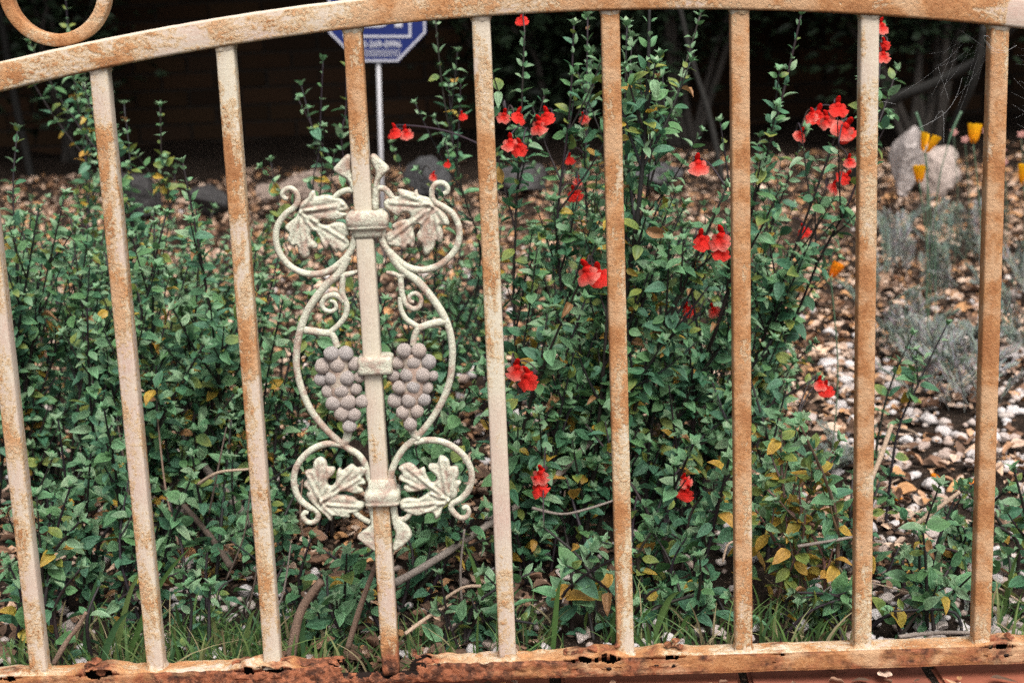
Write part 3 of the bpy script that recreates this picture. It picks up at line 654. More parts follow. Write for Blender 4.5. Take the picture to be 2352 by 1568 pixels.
# ------------------------------------------------------------------ salvia plants
ALLSTEM = []                                       # (point, plant index)
PLANTS = []
def grow(points, Y0, r0, leafL, out, stems, spacing=.0215, ytilt=None, branch=.25, mix=(.85, .09, .05), start=.12, col=(.022, .017, .018), level=0, dens=1.0):
    if level == 0:
        f = rng.choice((.25, .4, .7, 1.2, 2.4)); y_, o_ = mix[2]*f, mix[1]*(.5+.5*f); mix = (1-y_-o_-.01, o_, y_)
    pts = spline(points, 6); L = [0]
    for a, b in zip(pts, pts[1:]): L.append(L[-1]+(b-a).length)
    tot = L[-1]
    if tot < .03: return
    rad = [r0*(1-.72*l/tot)+.0004 for l in L]
    stems.append((pts, rad, col))
    az = rng.random()*6.28; s = tot*start; i = 0
    while s < tot:
        while i < len(L)-2 and L[i+1] < s: i += 1
        f = (s-L[i])/max(1e-6, L[i+1]-L[i]); p = pts[i].lerp(pts[i+1], f); t = (pts[i+1]-pts[i]).normalized()
        u = s/tot; az += math.pi/2+rng.uniform(-.25, .25)
        a1 = t.cross(Vector((0, 1, 0)) if abs(t.y) < .9 else Vector((1, 0, 0))).normalized(); a2 = t.cross(a1)
        size = leafL*(1-.62*max(0, (u-.72)/.28))*rng.uniform(.62, 1.28)*(.85 if u < .3 else 1)
        for q in (0, 1):
            d = a1*math.cos(az+q*math.pi)+a2*math.sin(az+q*math.pi)
            if rng.random() < .93*dens:
                el = rng.gauss(.22, .42)+.7*max(0, (u-.8)/.2)
                ax = d*math.cos(el)+t*math.sin(el)
                kind = rng.random(); k2 = 'g' if kind < mix[0] else ('o' if kind < mix[0]+mix[1] else ('y' if kind < mix[0]+mix[1]+mix[2] else 'b'))
                if k2 == 'y' and u > .8: k2 = 'g'
                up = t+Vector((rng.uniform(-.4, .4), rng.uniform(-.9, .1), rng.uniform(0, .6)))
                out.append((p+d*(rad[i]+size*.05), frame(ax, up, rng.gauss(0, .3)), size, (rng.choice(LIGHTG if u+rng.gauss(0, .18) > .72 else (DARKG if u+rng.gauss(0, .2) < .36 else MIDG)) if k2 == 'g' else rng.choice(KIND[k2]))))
            for m in range(rng.choice((1, 1, 2)) if dens > .6 else 1):  # small axillary leaves
                if rng.random() < .42*dens:
                    dd = (d+Vector((rng.uniform(-.8, .8), rng.uniform(-.8, .8), rng.uniform(-.2, .9)))).normalized(); ax = (dd*.8+t*rng.uniform(.2, 1)).normalized()
                    out.append((p+d*rad[i], frame(ax, t+Vector((0, -.5, 0)), rng.gauss(0, .5)), size*rng.uniform(.35, .62), rng.choice(KIND['g' if rng.random() < .93 else 'o'])))
            if level < 2 and .12 < u < .82 and rng.random() < branch:
                bl = tot*rng.uniform(.12, .30)*(1-u*.5); bd = (d*rng.uniform(.35, .8)+t*rng.uniform(.7, 1.2)+Vector((0, 0, .3))).normalized()
                if (p+bd*bl).y < .05: bd.y = abs(bd.y)*.3; bd.normalize()
                grow([p, p+bd*bl*.5, p+bd*bl+Vector((0, 0, bl*.12))], Y0, rad[i]*.62, leafL*.9, out, stems, spacing*.92, branch=branch*.35, mix=mix, start=.15, col=col, level=level+1, dens=dens)
        s += spacing*rng.uniform(.75, 1.3)*(1 if u < .75 else .62)
    t = (pts[-1]-pts[-2]).normalized()                     # rosette of young leaves at the tip
    for m in range(6):
        a = m*1.05+az; a1 = t.cross(Vector((0, 1, 0)) if abs(t.y) < .9 else Vector((1, 0, 0))).normalized(); a2 = t.cross(a1); d = a1*math.cos(a)+a2*math.sin(a)
        out.append((pts[-1], frame(d*.6+t*rng.uniform(.4, 1.2), t, 0), leafL*rng.uniform(.32, .6), rng.choice((2, 4, 6, 10, 12, 14))))

def plant(name, label, bpx, Y, n, tx, ty, leafL=0.0241, r0=.0021, keyed=(), mix=(.82, .12, .05), spread=.05, group=None, dens=1.0, spacing=.0225, branch=.25, col=(.022, .017, .018), yspread=.12):
    base = gnd(bpx, Y); stems = []; leaves = []
    for k in range(n):
        px = tx[0]+(tx[1]-tx[0])*(k+rng.random())/n; py = rng.uniform(*ty)
        Yt = max(.06, Y+rng.uniform(-yspread, yspread)); tip = at(px, py, Yt)
        b = base+Vector((rng.uniform(-spread, spread), rng.uniform(-spread, spread)*.6, 0)); b.y = max(.05, b.y); b.z = hz(b.x, b.y)-.004
        m = b.lerp(tip, .45)+Vector((rng.uniform(-.02, .02)+(b.x-tip.x)*.12, rng.uniform(-.02, .02), .02))
        grow([b, m, tip], Y, r0*rng.uniform(.9, 1.5), leafL, leaves, stems, spacing=spacing, mix=mix, branch=branch, col=col, dens=dens)
    for P, rr in keyed:
        pp = [base+Vector((rng.uniform(-.02, .02), 0, -.004))]+[at(px, py, Y+dy) for (px, py, dy) in P]
        grow(pp, Y, rr, leafL, leaves, stems, spacing=spacing*1.05, mix=mix, branch=branch, col=col, start=.18, dens=dens)
    e = tag(empty(name, base), label, 'shrub' if name.endswith('shrub') else 'plant', group)
    PLANTS.append(dict(e=e, base=base, stems=stems, leaves=leaves, fl=[]))

SG = 'leafy salvia bushes behind the gate'
ML = (.87, .08, .04)
plant('salvia_shrub', 'leafy green salvia bush growing behind the picket beside the wide left scroll ring', 60, .55, 14, (-60, 250), (440, 850), mix=(.84, .09, .06), keyed=[([(45, 700, 0), (30, 450, .0), (40, 300, .02)], .0019)])
plant('salvia_shrub', 'tall salvia bush whose upright sprigs rise toward the scroll ring on the top rail', 230, .75, 13, (80, 400), (410, 740), keyed=[([(320, 620, 0), (240, 350, 0), (190, 190, 0)], .0024), ([(300, 500, .05), (285, 240, .08)], .0017), ([(380, 560, .1), (372, 400, .1), (368, 245, .1)], .0017), ([(200, 430, .3), (165, 150, .35), (150, -10, .36)], .002)])
plant('salvia_shrub', 'dense low salvia bush with many small yellowing leaves, two pickets left of the grapes', 330, .45, 15, (150, 560), (490, 920), mix=(.83, .09, .07))
plant('salvia_shrub', 'salvia bush with one thick black stem and large leaves, one picket left of grapes', 520, .55, 13, (390, 670), (560, 930), keyed=[([(510, 1000, 0), (500, 850, -.1), (470, 640, -.15), (420, 375, -.15)], .0032)], leafL=0.0253)
plant('salvia_shrub', 'pale salvia bush farther back before the border rocks and fallen leaves', 400, 1.0, 11, (230, 620), (470, 690))
plant('salvia_shrub', 'shaded low salvia sprawling over the soil near the broken bottom rail, left part', 190, .28, 8, (60, 360), (860, 1180), mix=(.9, .05, .04), spread=.07)
plant('salvia_shrub', 'salvia bush directly behind the left grape bunch', 700, .5, 13, (600, 900), (610, 980))
plant('salvia_shrub', 'salvia bush directly behind the right grape bunch', 960, .45, 13, (800, 1130), (660, 1030))
plant('salvia_shrub', 'sparse salvia with thin upright sprigs in front of the blue yard sign', 960, .85, 3, (900, 1130), (420, 650), dens=.72, keyed=[([(1100, 640, -.05), (1060, 430, -.1), (1020, 230, -.1), (1000, 45, -.1)], .0019), ([(800, 420, -.1), (795, 240, -.1), (798, 75, -.1)], .0015), ([(740, 520, -.1), (735, 330, -.1), (742, 140, -.1)], .0014), ([(690, 620, -.05), (650, 520, -.05), (622, 372, -.05)], .0013), ([(960, 520, 0), (925, 400, 0), (900, 330, 0)], .0012)], branch=.2, spacing=.026)
plant('salvia_shrub', 'bushy salvia with paired red flowers behind the picket right of the grapes', 1230, .33, 11, (1130, 1400), (560, 1050), leafL=0.0253, keyed=[([(1183, 780, .1), (1185, 500, .1), (1195, 320, .1), (1205, 70, .1)], .0024), ([(1290, 820, .1), (1280, 520, .1), (1308, 260, .1), (1318, 60, .1)], .0024), ([(1350, 700, .15), (1345, 420, .2), (1350, 40, .25)], .0018)])
plant('salvia_shrub', 'tall salvia bush with a thick glossy black main stem reaching past the top rail', 1295, .36, 6, (1400, 1700), (350, 800), leafL=0.0264, r0=.0024, keyed=[([(1375, 950, 0), (1440, 660, -.04), (1470, 440, -.06), (1487, 200, -.06), (1492, 10, -.06)], .0052), ([(1440, 760, 0), (1560, 620, 0), (1670, 520, 0)], .0022), ([(1460, 560, .05), (1530, 300, .08), (1610, 30, .1)], .0022), ([(1420, 700, .05), (1430, 400, .06), (1440, 60, .06)], .002)], mix=(.84, .10, .06), branch=.42)
plant('salvia_shrub', 'dense salvia thicket between the two pickets nearest the thick black stem', 1450, .6, 13, (1240, 1700), (420, 850))
plant('salvia_shrub', 'salvia bush with leaning dark stems and red flowers tangled at its top', 1560, .5, 12, (1560, 1940), (420, 950), keyed=[([(1600, 900, 0), (1650, 740, -.05), (1745, 420, -.08), (1800, 210, -.08), (1840, 35, -.08)], .0034), ([(1720, 860, 0), (1800, 640, -.05), (1870, 450, -.08), (1935, 270, -.08)], .0028), ([(1790, 800, 0), (1880, 600, -.05), (1960, 440, -.08), (2010, 250, -.06), (2026, 70, 0)], .0022), ([(1700, 800, .1), (1760, 560, .1), (1850, 300, .05)], .002)], leafL=0.0248)
plant('salvia_shrub', 'small-leaved salvia bush set back behind the leaning dark stems', 1720, .85, 7, (1660, 1930), (480, 850))
plant('salvia_shrub', 'low shaded salvia with many yellow leaves under the two single red flowers', 1480, .22, 9, (1290, 1700), (960, 1250), mix=(.76, .12, .11), leafL=0.0258, spread=.08)
plant('salvia_shrub', 'low bright green salvia with drooping yellow leaves just above the bottom rail', 1340, .13, 6, (1230, 1450), (1180, 1420), mix=(.8, .09, .1), leafL=0.0270)
plant('salvia_plant', 'small upright salvia sprig with pale edges right of the broken rail', 1035, .085, 2, (990, 1070), (1380, 1450), leafL=0.0248, spread=.02, keyed=[([(1030, 1420, 0), (1012, 1320, 0)], .0016)], mix=(.66, .22, .12), branch=.1, yspread=.02)
plant('salvia_shrub', 'yellow-green salvia with pale brown woody stems in the gap right of the flowers', 1820, .16, 7, (1730, 1930), (960, 1280), mix=(.42, .33, .25), leafL=0.0248, col=(.16, .11, .085), keyed=[([(1850, 1380, 0), (1830, 1280, 0), (1800, 1130, 0), (1790, 960, .02)], .003)])
plant('salvia_plant', 'young salvia of two dark leaning stems among the white stones', 2020, .45, 0, (2050, 2200), (760, 800), keyed=[([(2010, 1050, 0), (2040, 900, 0), (2095, 770, 0)], .002), ([(2060, 1000, 0), (2110, 880, 0), (2175, 745, 0)], .002)], branch=.12, spacing=.026, leafL=0.0258)
plant('salvia_shrub', 'low spreading salvia between the last two rusty pickets by the stones', 2170, .14, 8, (2020, 2330), (1040, 1330), mix=(.82, .11, .06), leafL=0.0264)
plant('salvia_plant', 'yellow-tinged salvia sprigs beyond the last rusty picket', 2345, .16, 4, (2290, 2420), (1060, 1350), mix=(.55, .28, .17), leafL=0.0258)
plant('salvia_plant', 'short salvia sprig with broad round leaves beside the loose grass', 200, .09, 2, (150, 240), (1180, 1340), leafL=0.0281, spread=.02, yspread=.02, branch=.05, spacing=.028)
plant('salvia_plant', 'small dark salvia sprig in the grass tuft before the second picket', 460, .08, 2, (430, 510), (1320, 1430), leafL=0.0258, spread=.02, yspread=.02, branch=.1)
plant('salvia_shrub', 'shaded salvia low behind the lower vine leaves of the ornament', 560, .34, 9, (420, 760), (960, 1280), spread=.1)
plant('salvia_shrub', 'dark low salvia behind the lower right vine leaf and its curl', 1010, .3, 8, (860, 1180), (980, 1280), spread=.09)
plant('salvia_shrub', 'low deep green salvia filling the foot of the leaning stems', 1680, .3, 9, (1530, 1880), (850, 1250), spread=.1)

for (bp, Y, n, tx, ty, lab) in ((90, .16, 7, (0, 200), (1050, 1350), 'shaded salvia seedlings crowding beside the first picket foot'), (360, .2, 7, (270, 480), (1080, 1350), 'shaded low salvia in the dark gap between the first pickets'), (620, .17, 6, (520, 720), (1200, 1400), 'low salvia sprigs behind the picket left of the ornament foot'), (790, .14, 6, (720, 860), (1260, 1430), 'small salvia sprigs close behind the broken bottom rail'), (1130, .12, 7, (1060, 1260), (1260, 1440), 'low leafy salvia at the foot of the picket right of ornament'), (1590, .12, 5, (1500, 1680), (1280, 1430), 'short salvia sprigs beside the broad grass blade'), (850, .24, 7, (740, 960), (1180, 1400), 'shaded salvia sprigs behind the lower finials of the ornament'), (1500, .17, 6, (1440, 1610), (1180, 1380), 'low salvia sprigs in the dark hollow below a single red flower'), (1960, .3, 5, (1900, 2030), (1080, 1260), 'sparse sprigs on stony ground behind the seventh picket'), (2120, .28, 5, (2040, 2220), (1120, 1290), 'thin weedy sprigs growing through the white stones'), (2260, .3, 5, (2200, 2330), (1080, 1250), 'thin weedy sprigs beside the last picket on the stones'), (2100, .08, 5, (2020, 2200), (1300, 1430), 'short sprigs behind the rail between the last two pickets'), (120, 1.15, 9, (-20, 300), (400, 560), 'pale upright salvia set back before the dark grey rocks'), (460, 1.3, 9, (300, 640), (455, 600), 'pale salvia sprigs set back beside the tan boulders'), (780, 1.0, 8, (640, 930), (560, 760), 'slender salvia sprigs set back behind the spiral tendrils'), (1080, .95, 8, (960, 1160), (470, 720), 'slender salvia sprigs set back behind the right upper scroll'), (1330, 1.0, 9, (1180, 1480), (330, 600), 'slender salvia sprigs set back behind the black upright stems'), (1640, 1.0, 8, (1500, 1800), (380, 640), 'slender salvia sprigs set back behind the leaning stems'), (1900, .1, 6, (1800, 1990), (1280, 1440), 'low dark salvia under the yellow-green salvia')):
    plant('salvia_shrub', lab, bp, Y, n, tx, ty, mix=(.70, .18, .10) if bp > 1700 else (.86, .08, .05), leafL=0.0246, spread=.06 if Y < .5 else .12, yspread=.05)
# flowers are hung on the nearest stem
for P in PLANTS:
    P['pts'] = [p for (pts, rad, c) in P['stems'] for p in pts[len(pts)//3:]]
def petal_shape(b, M3, o, pts, faces, cols): b.add([o+M3 @ Vector(p) for p in pts], faces, cols)
def flower_mesh(seed, pale):
    r = random.Random(seed); b = MB()
    red = (.70, .022, .016); edge = (.80, .25, .20) if pale else (.72, .06, .045)
    # lower lip: broad two-lobed apron, +x is outward, z up; unit = one lip width
    rows, cols_ = 7, 11; vs = []; cs = []
    for i in range(rows):
        t = i/(rows-1)
        for j in range(cols_):
            u = -1+2*j/(cols_-1); a = u*1.25
            R = .58*(1-.20*math.exp(-(u/.18)**2)*t+.05*math.cos(u*9+seed))
            x = .30+.05*t+.10*math.sin(t*1.6); y = R*t*math.sin(a)*1.05; z = -.12-R*t*math.cos(a)*1.05
            x += -.26*(t*t)*abs(u)**2+.05*math.sin(u*6+seed)*t; vs.append((x, y, z+.22*t*abs(u)*0))
            k = t**2.2; cs.append(tuple(p*(1-k)+q*k for p, q in zip(red, edge)))
    b.add(vs, [(i*cols_+j, i*cols_+j+1, (i+1)*cols_+j+1, (i+1)*cols_+j) for i in range(rows-1) for j in range(cols_-1)], cs)
    # tube and hooded upper lip
    b.tube(spline([(-.45, 0, -.04), (-.2, 0, -.03), (.08, 0, -.02), (.28, 0, -.06)], 4), [.09]+[.11]*3+[.13]*3+[.15]*4+[.17]*1+[.16], 10, red)
    pts = spline([(.05, 0, .02), (.16, 0, .18), (.26, 0, .33), (.38, 0, .44)], 4); n = len(pts)
    b.tube(pts, [.09+.05*math.sin(math.pi*i/(n-1))-.06*(i/(n-1))**4 for i in range(n)], 10, (.56, .010, .008), flat=.75)
    for s in (-1, 1):                              # small reflexed side lobes
        vs = []; cs = []
        for i in range(5):
            for j in range(5):
                t = i/4; u = -1+j/2; w = .17*math.sin(.25+t*2.6)
                vs.append((.27-.14*t*t, s*(.06+.40*t), -.10+u*w-.05*t)); cs.append(tuple(p*(1-t)+q*t for p, q in zip(red, edge)))
        b.add(vs, [(i*5+j, i*5+j+1, i*5+j+6, i*5+j+5) for i in range(4) for j in range(4)], cs)
    me = b.mesh('flower'); me.materials.append(M_PETAL); return me
FM = [flower_mesh(k, k % 2) for k in range(6)]
def calyx_mesh():
    b = MB(); b.tube(spline([(-.62, 0, -.02), (-.5, 0, -.02), (-.3, 0, -.02), (-.12, 0, -.02)], 3), [.03, .06, .09, .12, .13, .14, .145, .15, .155, .16], 9, (.055, .03, .032), cap=False)
    for k in range(3):
        a = k*2.1; b.add([(-.14, .15*math.cos(a-.5), .15*math.sin(a-.5)), (-.14, .15*math.cos(a+.5), .15*math.sin(a+.5)), (.06, .2*math.cos(a), .2*math.sin(a))], [(0, 1, 2)], (.06, .035, .035))
    me = b.mesh('calyx'); me.materials.append(M_STEM); return me
CM = calyx_mesh()
for k, (px, py, Y, sz) in enumerate(FLOW):
    pos = at(px, py, Y); best = None
    for i, P in enumerate(PLANTS):
        for q in P['pts']:
            d = (q-pos).length + (.0 if q.z < pos.z+.02 else .12)
            if best is None or d < best[0]: best = (d, q, i)
    P = PLANTS[best[2]]; q = best[1]
    face = Vector((rng.uniform(-.75, .75), -1, rng.uniform(-.15, .15))).normalized()
    s = .0232*sz*(.9+.1*rng.random()); back = pos-face*s*.6
    P['stems'].append((spline([q, q.lerp(back, .5)+Vector((0, .006, .012)), back+Vector((0, .004, .006)), back], 5), None, (.035, .022, .024)))
    P['fl'].append((pos, face, s, k))
FPXY = [(px, py, Y, sz) for (px, py, Y, sz) in FLOW]

n_leaf_obj = 0
for P in PLANTS:
    e = P['e']; base = P['base']; minv = Matrix.Translation(-base)
    first = None
    for (pts, rad, col) in P['stems']:
        b = MB(); nm = 'stem'
        if rad is None: rad = [.0010]*len(pts); nm = 'flower_stalk'
        col_ = [tuple(c*(.8+.4*rng.random()) for c in col)]
        b.tube([p-base for p in pts], rad, 6, col_[0]); o = b.build(nm, M_STEM, e); first = first or o
        P.setdefault('sm', []).append(o)
    L = []
    for (p, R, size, k) in P['leaves']:
        tip = p+R @ Vector((size, 0, 0)); ctr = p+R @ Vector((size*.5, 0, 0))
        if min(tip.y, p.y, ctr.y) < .022 or tip.z < hz(tip.x, tip.y)+.002: continue
        if tip.y < .09 and tip.z < .05: continue
        sx, sy = proj(ctr)
        if any(abs(sx-fx) < 30*fs+8 and abs(sy-fy) < 30*fs+8 and ctr.y < fY+.012 for fx, fy, fY, fs in FPXY): continue
        seen = -40 < sx < 2392 and -40 < sy < 1600
        L.append((size/(ctr-CAM).length if seen else 0, p, R, size, k))
    L.sort(key=lambda q: -q[0])
    for (s_, p, R, size, k) in L[:300]:
        if s_ == 0: break
        m = R.to_4x4(); m.translation = p-base
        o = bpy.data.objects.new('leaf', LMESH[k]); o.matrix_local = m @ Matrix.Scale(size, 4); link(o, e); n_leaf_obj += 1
    rest = L[300:]+[q for q in L[:300] if q[0] == 0]
    if rest:
        T = np.zeros((len(rest), 4, 4))
        for i, (s_, p, R, size, k) in enumerate(rest):
            T[i, :3, :3] = np.array(R)*size; T[i, :3, 3] = p-base
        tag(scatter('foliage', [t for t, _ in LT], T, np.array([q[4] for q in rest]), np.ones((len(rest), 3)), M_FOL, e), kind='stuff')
    for (pos, face, s, k) in P['fl']:
        R = frame(face, Vector((0, 0, 1)), rng.gauss(0, .25)); m = R.to_4x4(); m.translation = pos-base-(R @ Vector((.25, 0, 0)))*s
        o = bpy.data.objects.new('flower', FM[k % 6]); o.matrix_local = m @ Matrix.Scale(s, 4); link(o, e)
        c = bpy.data.objects.new('calyx', CM); link(c, o)
print('leaf objects', n_leaf_obj, 'total leaves', sum(len(P['leaves']) for P in PLANTS))

# ------------------------------------------------------------------ stones
def rock_mesh(name, seed, sub, rough, mat, col, flat=.7, fac=0):
    bm = bmesh.new(); bmesh.ops.create_icosphere(bm, subdivisions=sub, radius=1); off = Vector((seed*7.3, seed*3.1, seed))
    cs = [Vector((mnoise.noise(off+Vector((i, 0, 0))), mnoise.noise(off+Vector((0, i, 9))), mnoise.noise(off+Vector((5, 0, i))))).normalized() for i in range(1, 9)]
    for v in bm.verts:
        c = v.co.copy(); s = 1+rough*mnoise.noise(c*1.3+off)+rough*.4*mnoise.noise(c*3.1+off)
        v.co = c*s
        for i, d in enumerate(cs[:fac]):
            q = v.co.dot(d); h = .42+.3*((seed*.37+i*.61) % 1)
            if q > h: v.co -= d*(q-h)*.96
        v.co.z *= flat
    me = bpy.data.meshes.new(name); bm.to_mesh(me); bm.free(); me.polygons.foreach_set('use_smooth', [True]*len(me.polygons))
    ca = me.color_attributes.new('col', 'FLOAT_COLOR', 'POINT'); a = np.ones((len(me.vertices), 4), np.float32); a[:, :3] = col; ca.data.foreach_set('color', a.ravel())
    me.materials.append(mat); return me
WH = [(.52, .475, .46), (.56, .52, .505), (.46, .39, .355), (.50, .43, .39), (.40, .31, .265)]
SM = [rock_mesh('white_stone', k, 3, .3, M_STONE, WH[k % 5], .75, 6) for k in range(12)]
def stone_density(x, y, px, py):
    d = .045
    if px > 1900: d += .75*max(0, 1-abs(py-960)/330)
    if px > 2230: d += .4*max(0, 1-abs(py-900)/300)
    if 1000 < px < 1250: d += .35*max(0, 1-abs(py-780)/300)
    if py > 1180: d = .10 if px < 1950 else .3
    if 50 < px < 700 and py > 1330: d = .16
    d *= .45+1.1*max(0, .5+mnoise.noise(Vector((x*4, y*4, 3))))
    if py < 620: d *= .25
    return d
cand = []
while len(cand) < 1500:
    y = .06+3.2*rng.random()**1.5; x = rng.uniform(-.40, .40)*(y+1.56)
    px, py = proj((x, y, hz(x, y)))
    if not (-60 < px < 2420 and 430 < py < 1600): continue
    if rng.random() < stone_density(x, y, px, py): cand.append((x, y, rng.choice((.005, .006, .008, .010, .012))*rng.uniform(.8, 1.25)*(1 if y > .3 else .85)))
cand.sort(key=lambda c: -c[2]/(c[1]+1.56))
for (x, y, r) in cand[:290]:
    o = bpy.data.objects.new('white_stone', rng.choice(SM)); o.location = (x, y, hz(x, y)+r*.35+.004); o.scale = (r*rng.uniform(.8, 1.4), r*rng.uniform(.8, 1.2), r); o.rotation_euler = (rng.uniform(-.4, .4), rng.uniform(-.4, .4), rng.random()*6.3)
    link(o); tag(o, 'white landscaping stone lying loose on the garden bed', 'stone', 'white stones scattered over the bed')
def mesh_template(me):
    V = np.array([v.co[:] for v in me.vertices]); F = [tuple(p.vertices) for p in me.polygons]; C = np.array([d.color[:3] for d in me.color_attributes['col'].data]); return V, F, C
SM1 = [mesh_template(rock_mesh('gravel', 20+k, 1, .35, M_STONE, WH[k % 5], .72)) for k in range(5)]
rest = cand[290:]; T = np.zeros((len(rest), 4, 4))
for i, (x, y, r) in enumerate(rest):
    T[i, :3, :3] = np.array(Matrix.Rotation(rng.random()*6.3, 3, 'Z') @ Matrix.Diagonal((r*rng.uniform(.8, 1.3), r, r))); T[i, :3, 3] = (x, y, hz(x, y)+r*.3+.003)
tag(scatter('white_gravel', SM1, T, nrg.integers(0, 5, len(rest)), nrg.uniform(.75, 1.1, (len(rest), 1))*np.ones((1, 3)), M_STONE), 'white stone chips strewn thinly among the dead leaves', 'gravel', kind='stuff')

# ------------------------------------------------------------------ leaf litter
DL = [(.46, .27, .16), (.54, .37, .26), (.36, .20, .115), (.20, .115, .075), (.58, .43, .33), (.44, .235, .11), (.13, .08, .055), (.46, .33, .25)]
LIT = [leaf_template(c, w=rng.uniform(.2, .34), fold=rng.uniform(-.1, .4), curl=rng.uniform(-.4, .4), wav=rng.uniform(0, .12), seed=80+k) for k, c in enumerate(DL*2)]
for k in range(4): LIT.append(leaf_template((.05+.02*k, .034+.012*k, .024+.008*k), w=rng.uniform(.08, .2), fold=.05, curl=.05, wav=.03, seed=120+k))
LITM = [tmesh(t, 'dead_leaf', M_LITTER) for t in LIT]
def litter_pose(x, y, size):
    sg = .45 if y > .05 else .12
    n = Vector((rng.gauss(0, sg), rng.gauss(0, sg)-.15*sg, 1)).normalized(); a = rng.random()*6.3
    R = frame(Vector((math.cos(a), math.sin(a), 0)), n); return R*1.0
lit = []
while len(lit) < 34000:
    y = -.05+3.8*rng.random()**1.25; x = rng.uniform(-.45, .45)*(y+1.56)
    d = .55+1.3*mnoise.noise(Vector((x*3, y*3, 8)))+(.35 if y > .9 else -.1)-(.12 if y < .32 else 0)
    if y < .04 and rng.random() < .75: continue
    if rng.random() < d: lit.append((x, y, rng.choice((rng.uniform(.007, .016), rng.uniform(.014, .036)))*(1 if y > .5 else .8), rng.choice(range(20)) if y > .45 or rng.random() < .35 else rng.choice((16, 17, 18, 19, 3, 6, 11, 14))))  # litter near the gate mostly dark: understory shade put into its colour
lit.sort(key=lambda c: -c[2]/(c[1]+1.56) if -60 < proj((c[0], c[1], 0))[0] < 2410 and proj((c[0], c[1], 0))[1] < 1590 and c[3] < 16 else 0)
T = np.zeros((len(lit), 4, 4))
for i, (x, y, s, k) in enumerate(lit):
    R = litter_pose(x, y, s); z = hz(x, y)+.004+.012*rng.random()*(y > .05)
    if i < 290:
        m = R.to_4x4(); m.translation = (x, y, z+.006); o = bpy.data.objects.new('dead_leaf', LITM[k]); o.matrix_local = m @ Matrix.Scale(s, 4); link(o)
        tag(o, 'curled tan dead leaf lying on the garden bed', 'leaf', 'dead leaves lying on the bed')
    else: T[i, :3, :3] = np.array(R)*s; T[i, :3, 3] = (x, y, z)
li = np.array([c[3] for c in lit])
tag(scatter('leaf_litter', LIT, T[290:], li[290:], nrg.uniform(.7, 1.15, (len(lit)-290, 1))*np.ones((1, 3)), M_LITTER), 'layer of tan and pinkish dead leaves and bark covering the bed', 'leaf litter', kind='stuff')

# ------------------------------------------------------------------ grass along the gate foot
def grass():
    b = MB()
    def blade(p, h, w, lean, az, col):
        d = Vector((math.cos(az), math.sin(az)*.5, 0)); side = Vector((-math.sin(az), math.cos(az), 0)) if abs(math.cos(az)) < .6 else Vector((0.5, 1, 0)).normalized()
        side = Vector((1, 0, 0))*rng.choice((1, 1, .7))+Vector((0, rng.uniform(-.7, .7), 0)); vs = []; cs = []
        for i in range(6):
            t = i/5; c = p+Vector((0, 0, 1))*h*t*(1-.25*lean*t)+d*h*lean*t*t; ww = w*(1-t**1.8)*.5+.0002
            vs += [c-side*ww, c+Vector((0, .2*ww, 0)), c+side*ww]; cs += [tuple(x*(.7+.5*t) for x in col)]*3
        b.add(vs, [(i*3+j, i*3+j+1, i*3+j+4, i*3+j+3) for i in range(5) for j in range(2)], cs)
    cols = [(.075, .15, .04), (.10, .175, .05), (.13, .19, .06), (.05, .115, .045), (.20, .22, .09), (.085, .155, .05), (.30, .25, .14), (.06, .13, .05)]
    tufts = [(300, 1.0), (420, 1.1), (520, 1.3), (600, 1.2), (660, 1.2), (740, 1.0), (960, .8), (1180, .9), (1240, .7), (1500, .9), (1600, .7), (1780, .8), (1900, .8), (2330, 1.1), (130, .5), (20, .6), (860, .6), (360, 1.1), (470, 1.2), (560, 1.2), (220, .8), (70, .8), (1020, .8), (1420, .6), (1700, .7), (1840, .8), (810, .7)]
    for (px, k) in tufts:
        for _ in range(int(62*k)):
            Y = rng.uniform(.035, .16); g = gnd(px+rng.gauss(0, 42), Y)
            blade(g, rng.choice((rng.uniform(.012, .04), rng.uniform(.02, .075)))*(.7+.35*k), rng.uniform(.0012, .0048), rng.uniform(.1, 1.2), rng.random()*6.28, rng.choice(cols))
    for (px, Y, tx, ty, w) in ((190, .1, 235, 1310, .006), (285, .09, 440, 1255, .0075), (260, .08, 330, 1300, .007), (225, .06, 310, 1400, .008), (1500, .1, 1570, 1360, .009), (1130, .12, 1068, 1250, .007), (1140, .1, 1200, 1350, .006), (1560, .1, 1600, 1430, .006), (560, .08, 590, 1400, .006), (700, .07, 690, 1385, .006), (2300, .14, 2345, 1260, .006), (1270, .07, 1290, 1330, .007)):
        g = gnd(px, Y); t = at(tx, ty, Y); h = (t.z-g.z); 
        vs = []; cs = []; c = rng.choice(cols[:4])
        for i in range(8):
            s = i/7; q = g.lerp(t, s)+Vector((0, 0, .02*math.sin(s*3.1))); ww = w*.5*(1-s**2.2)*min(1, .5+s*2)+.0002; sd = Vector((1, .3, -(t.x-g.x)/max(.05, h)*.8)).normalized()
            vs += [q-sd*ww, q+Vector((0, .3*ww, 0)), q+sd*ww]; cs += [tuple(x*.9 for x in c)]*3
        b.add(vs, [(i*3+j, i*3+j+1, i*3+j+4, i*3+j+3) for i in range(7) for j in range(2)], cs)
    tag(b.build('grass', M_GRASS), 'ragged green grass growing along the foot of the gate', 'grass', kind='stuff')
grass()

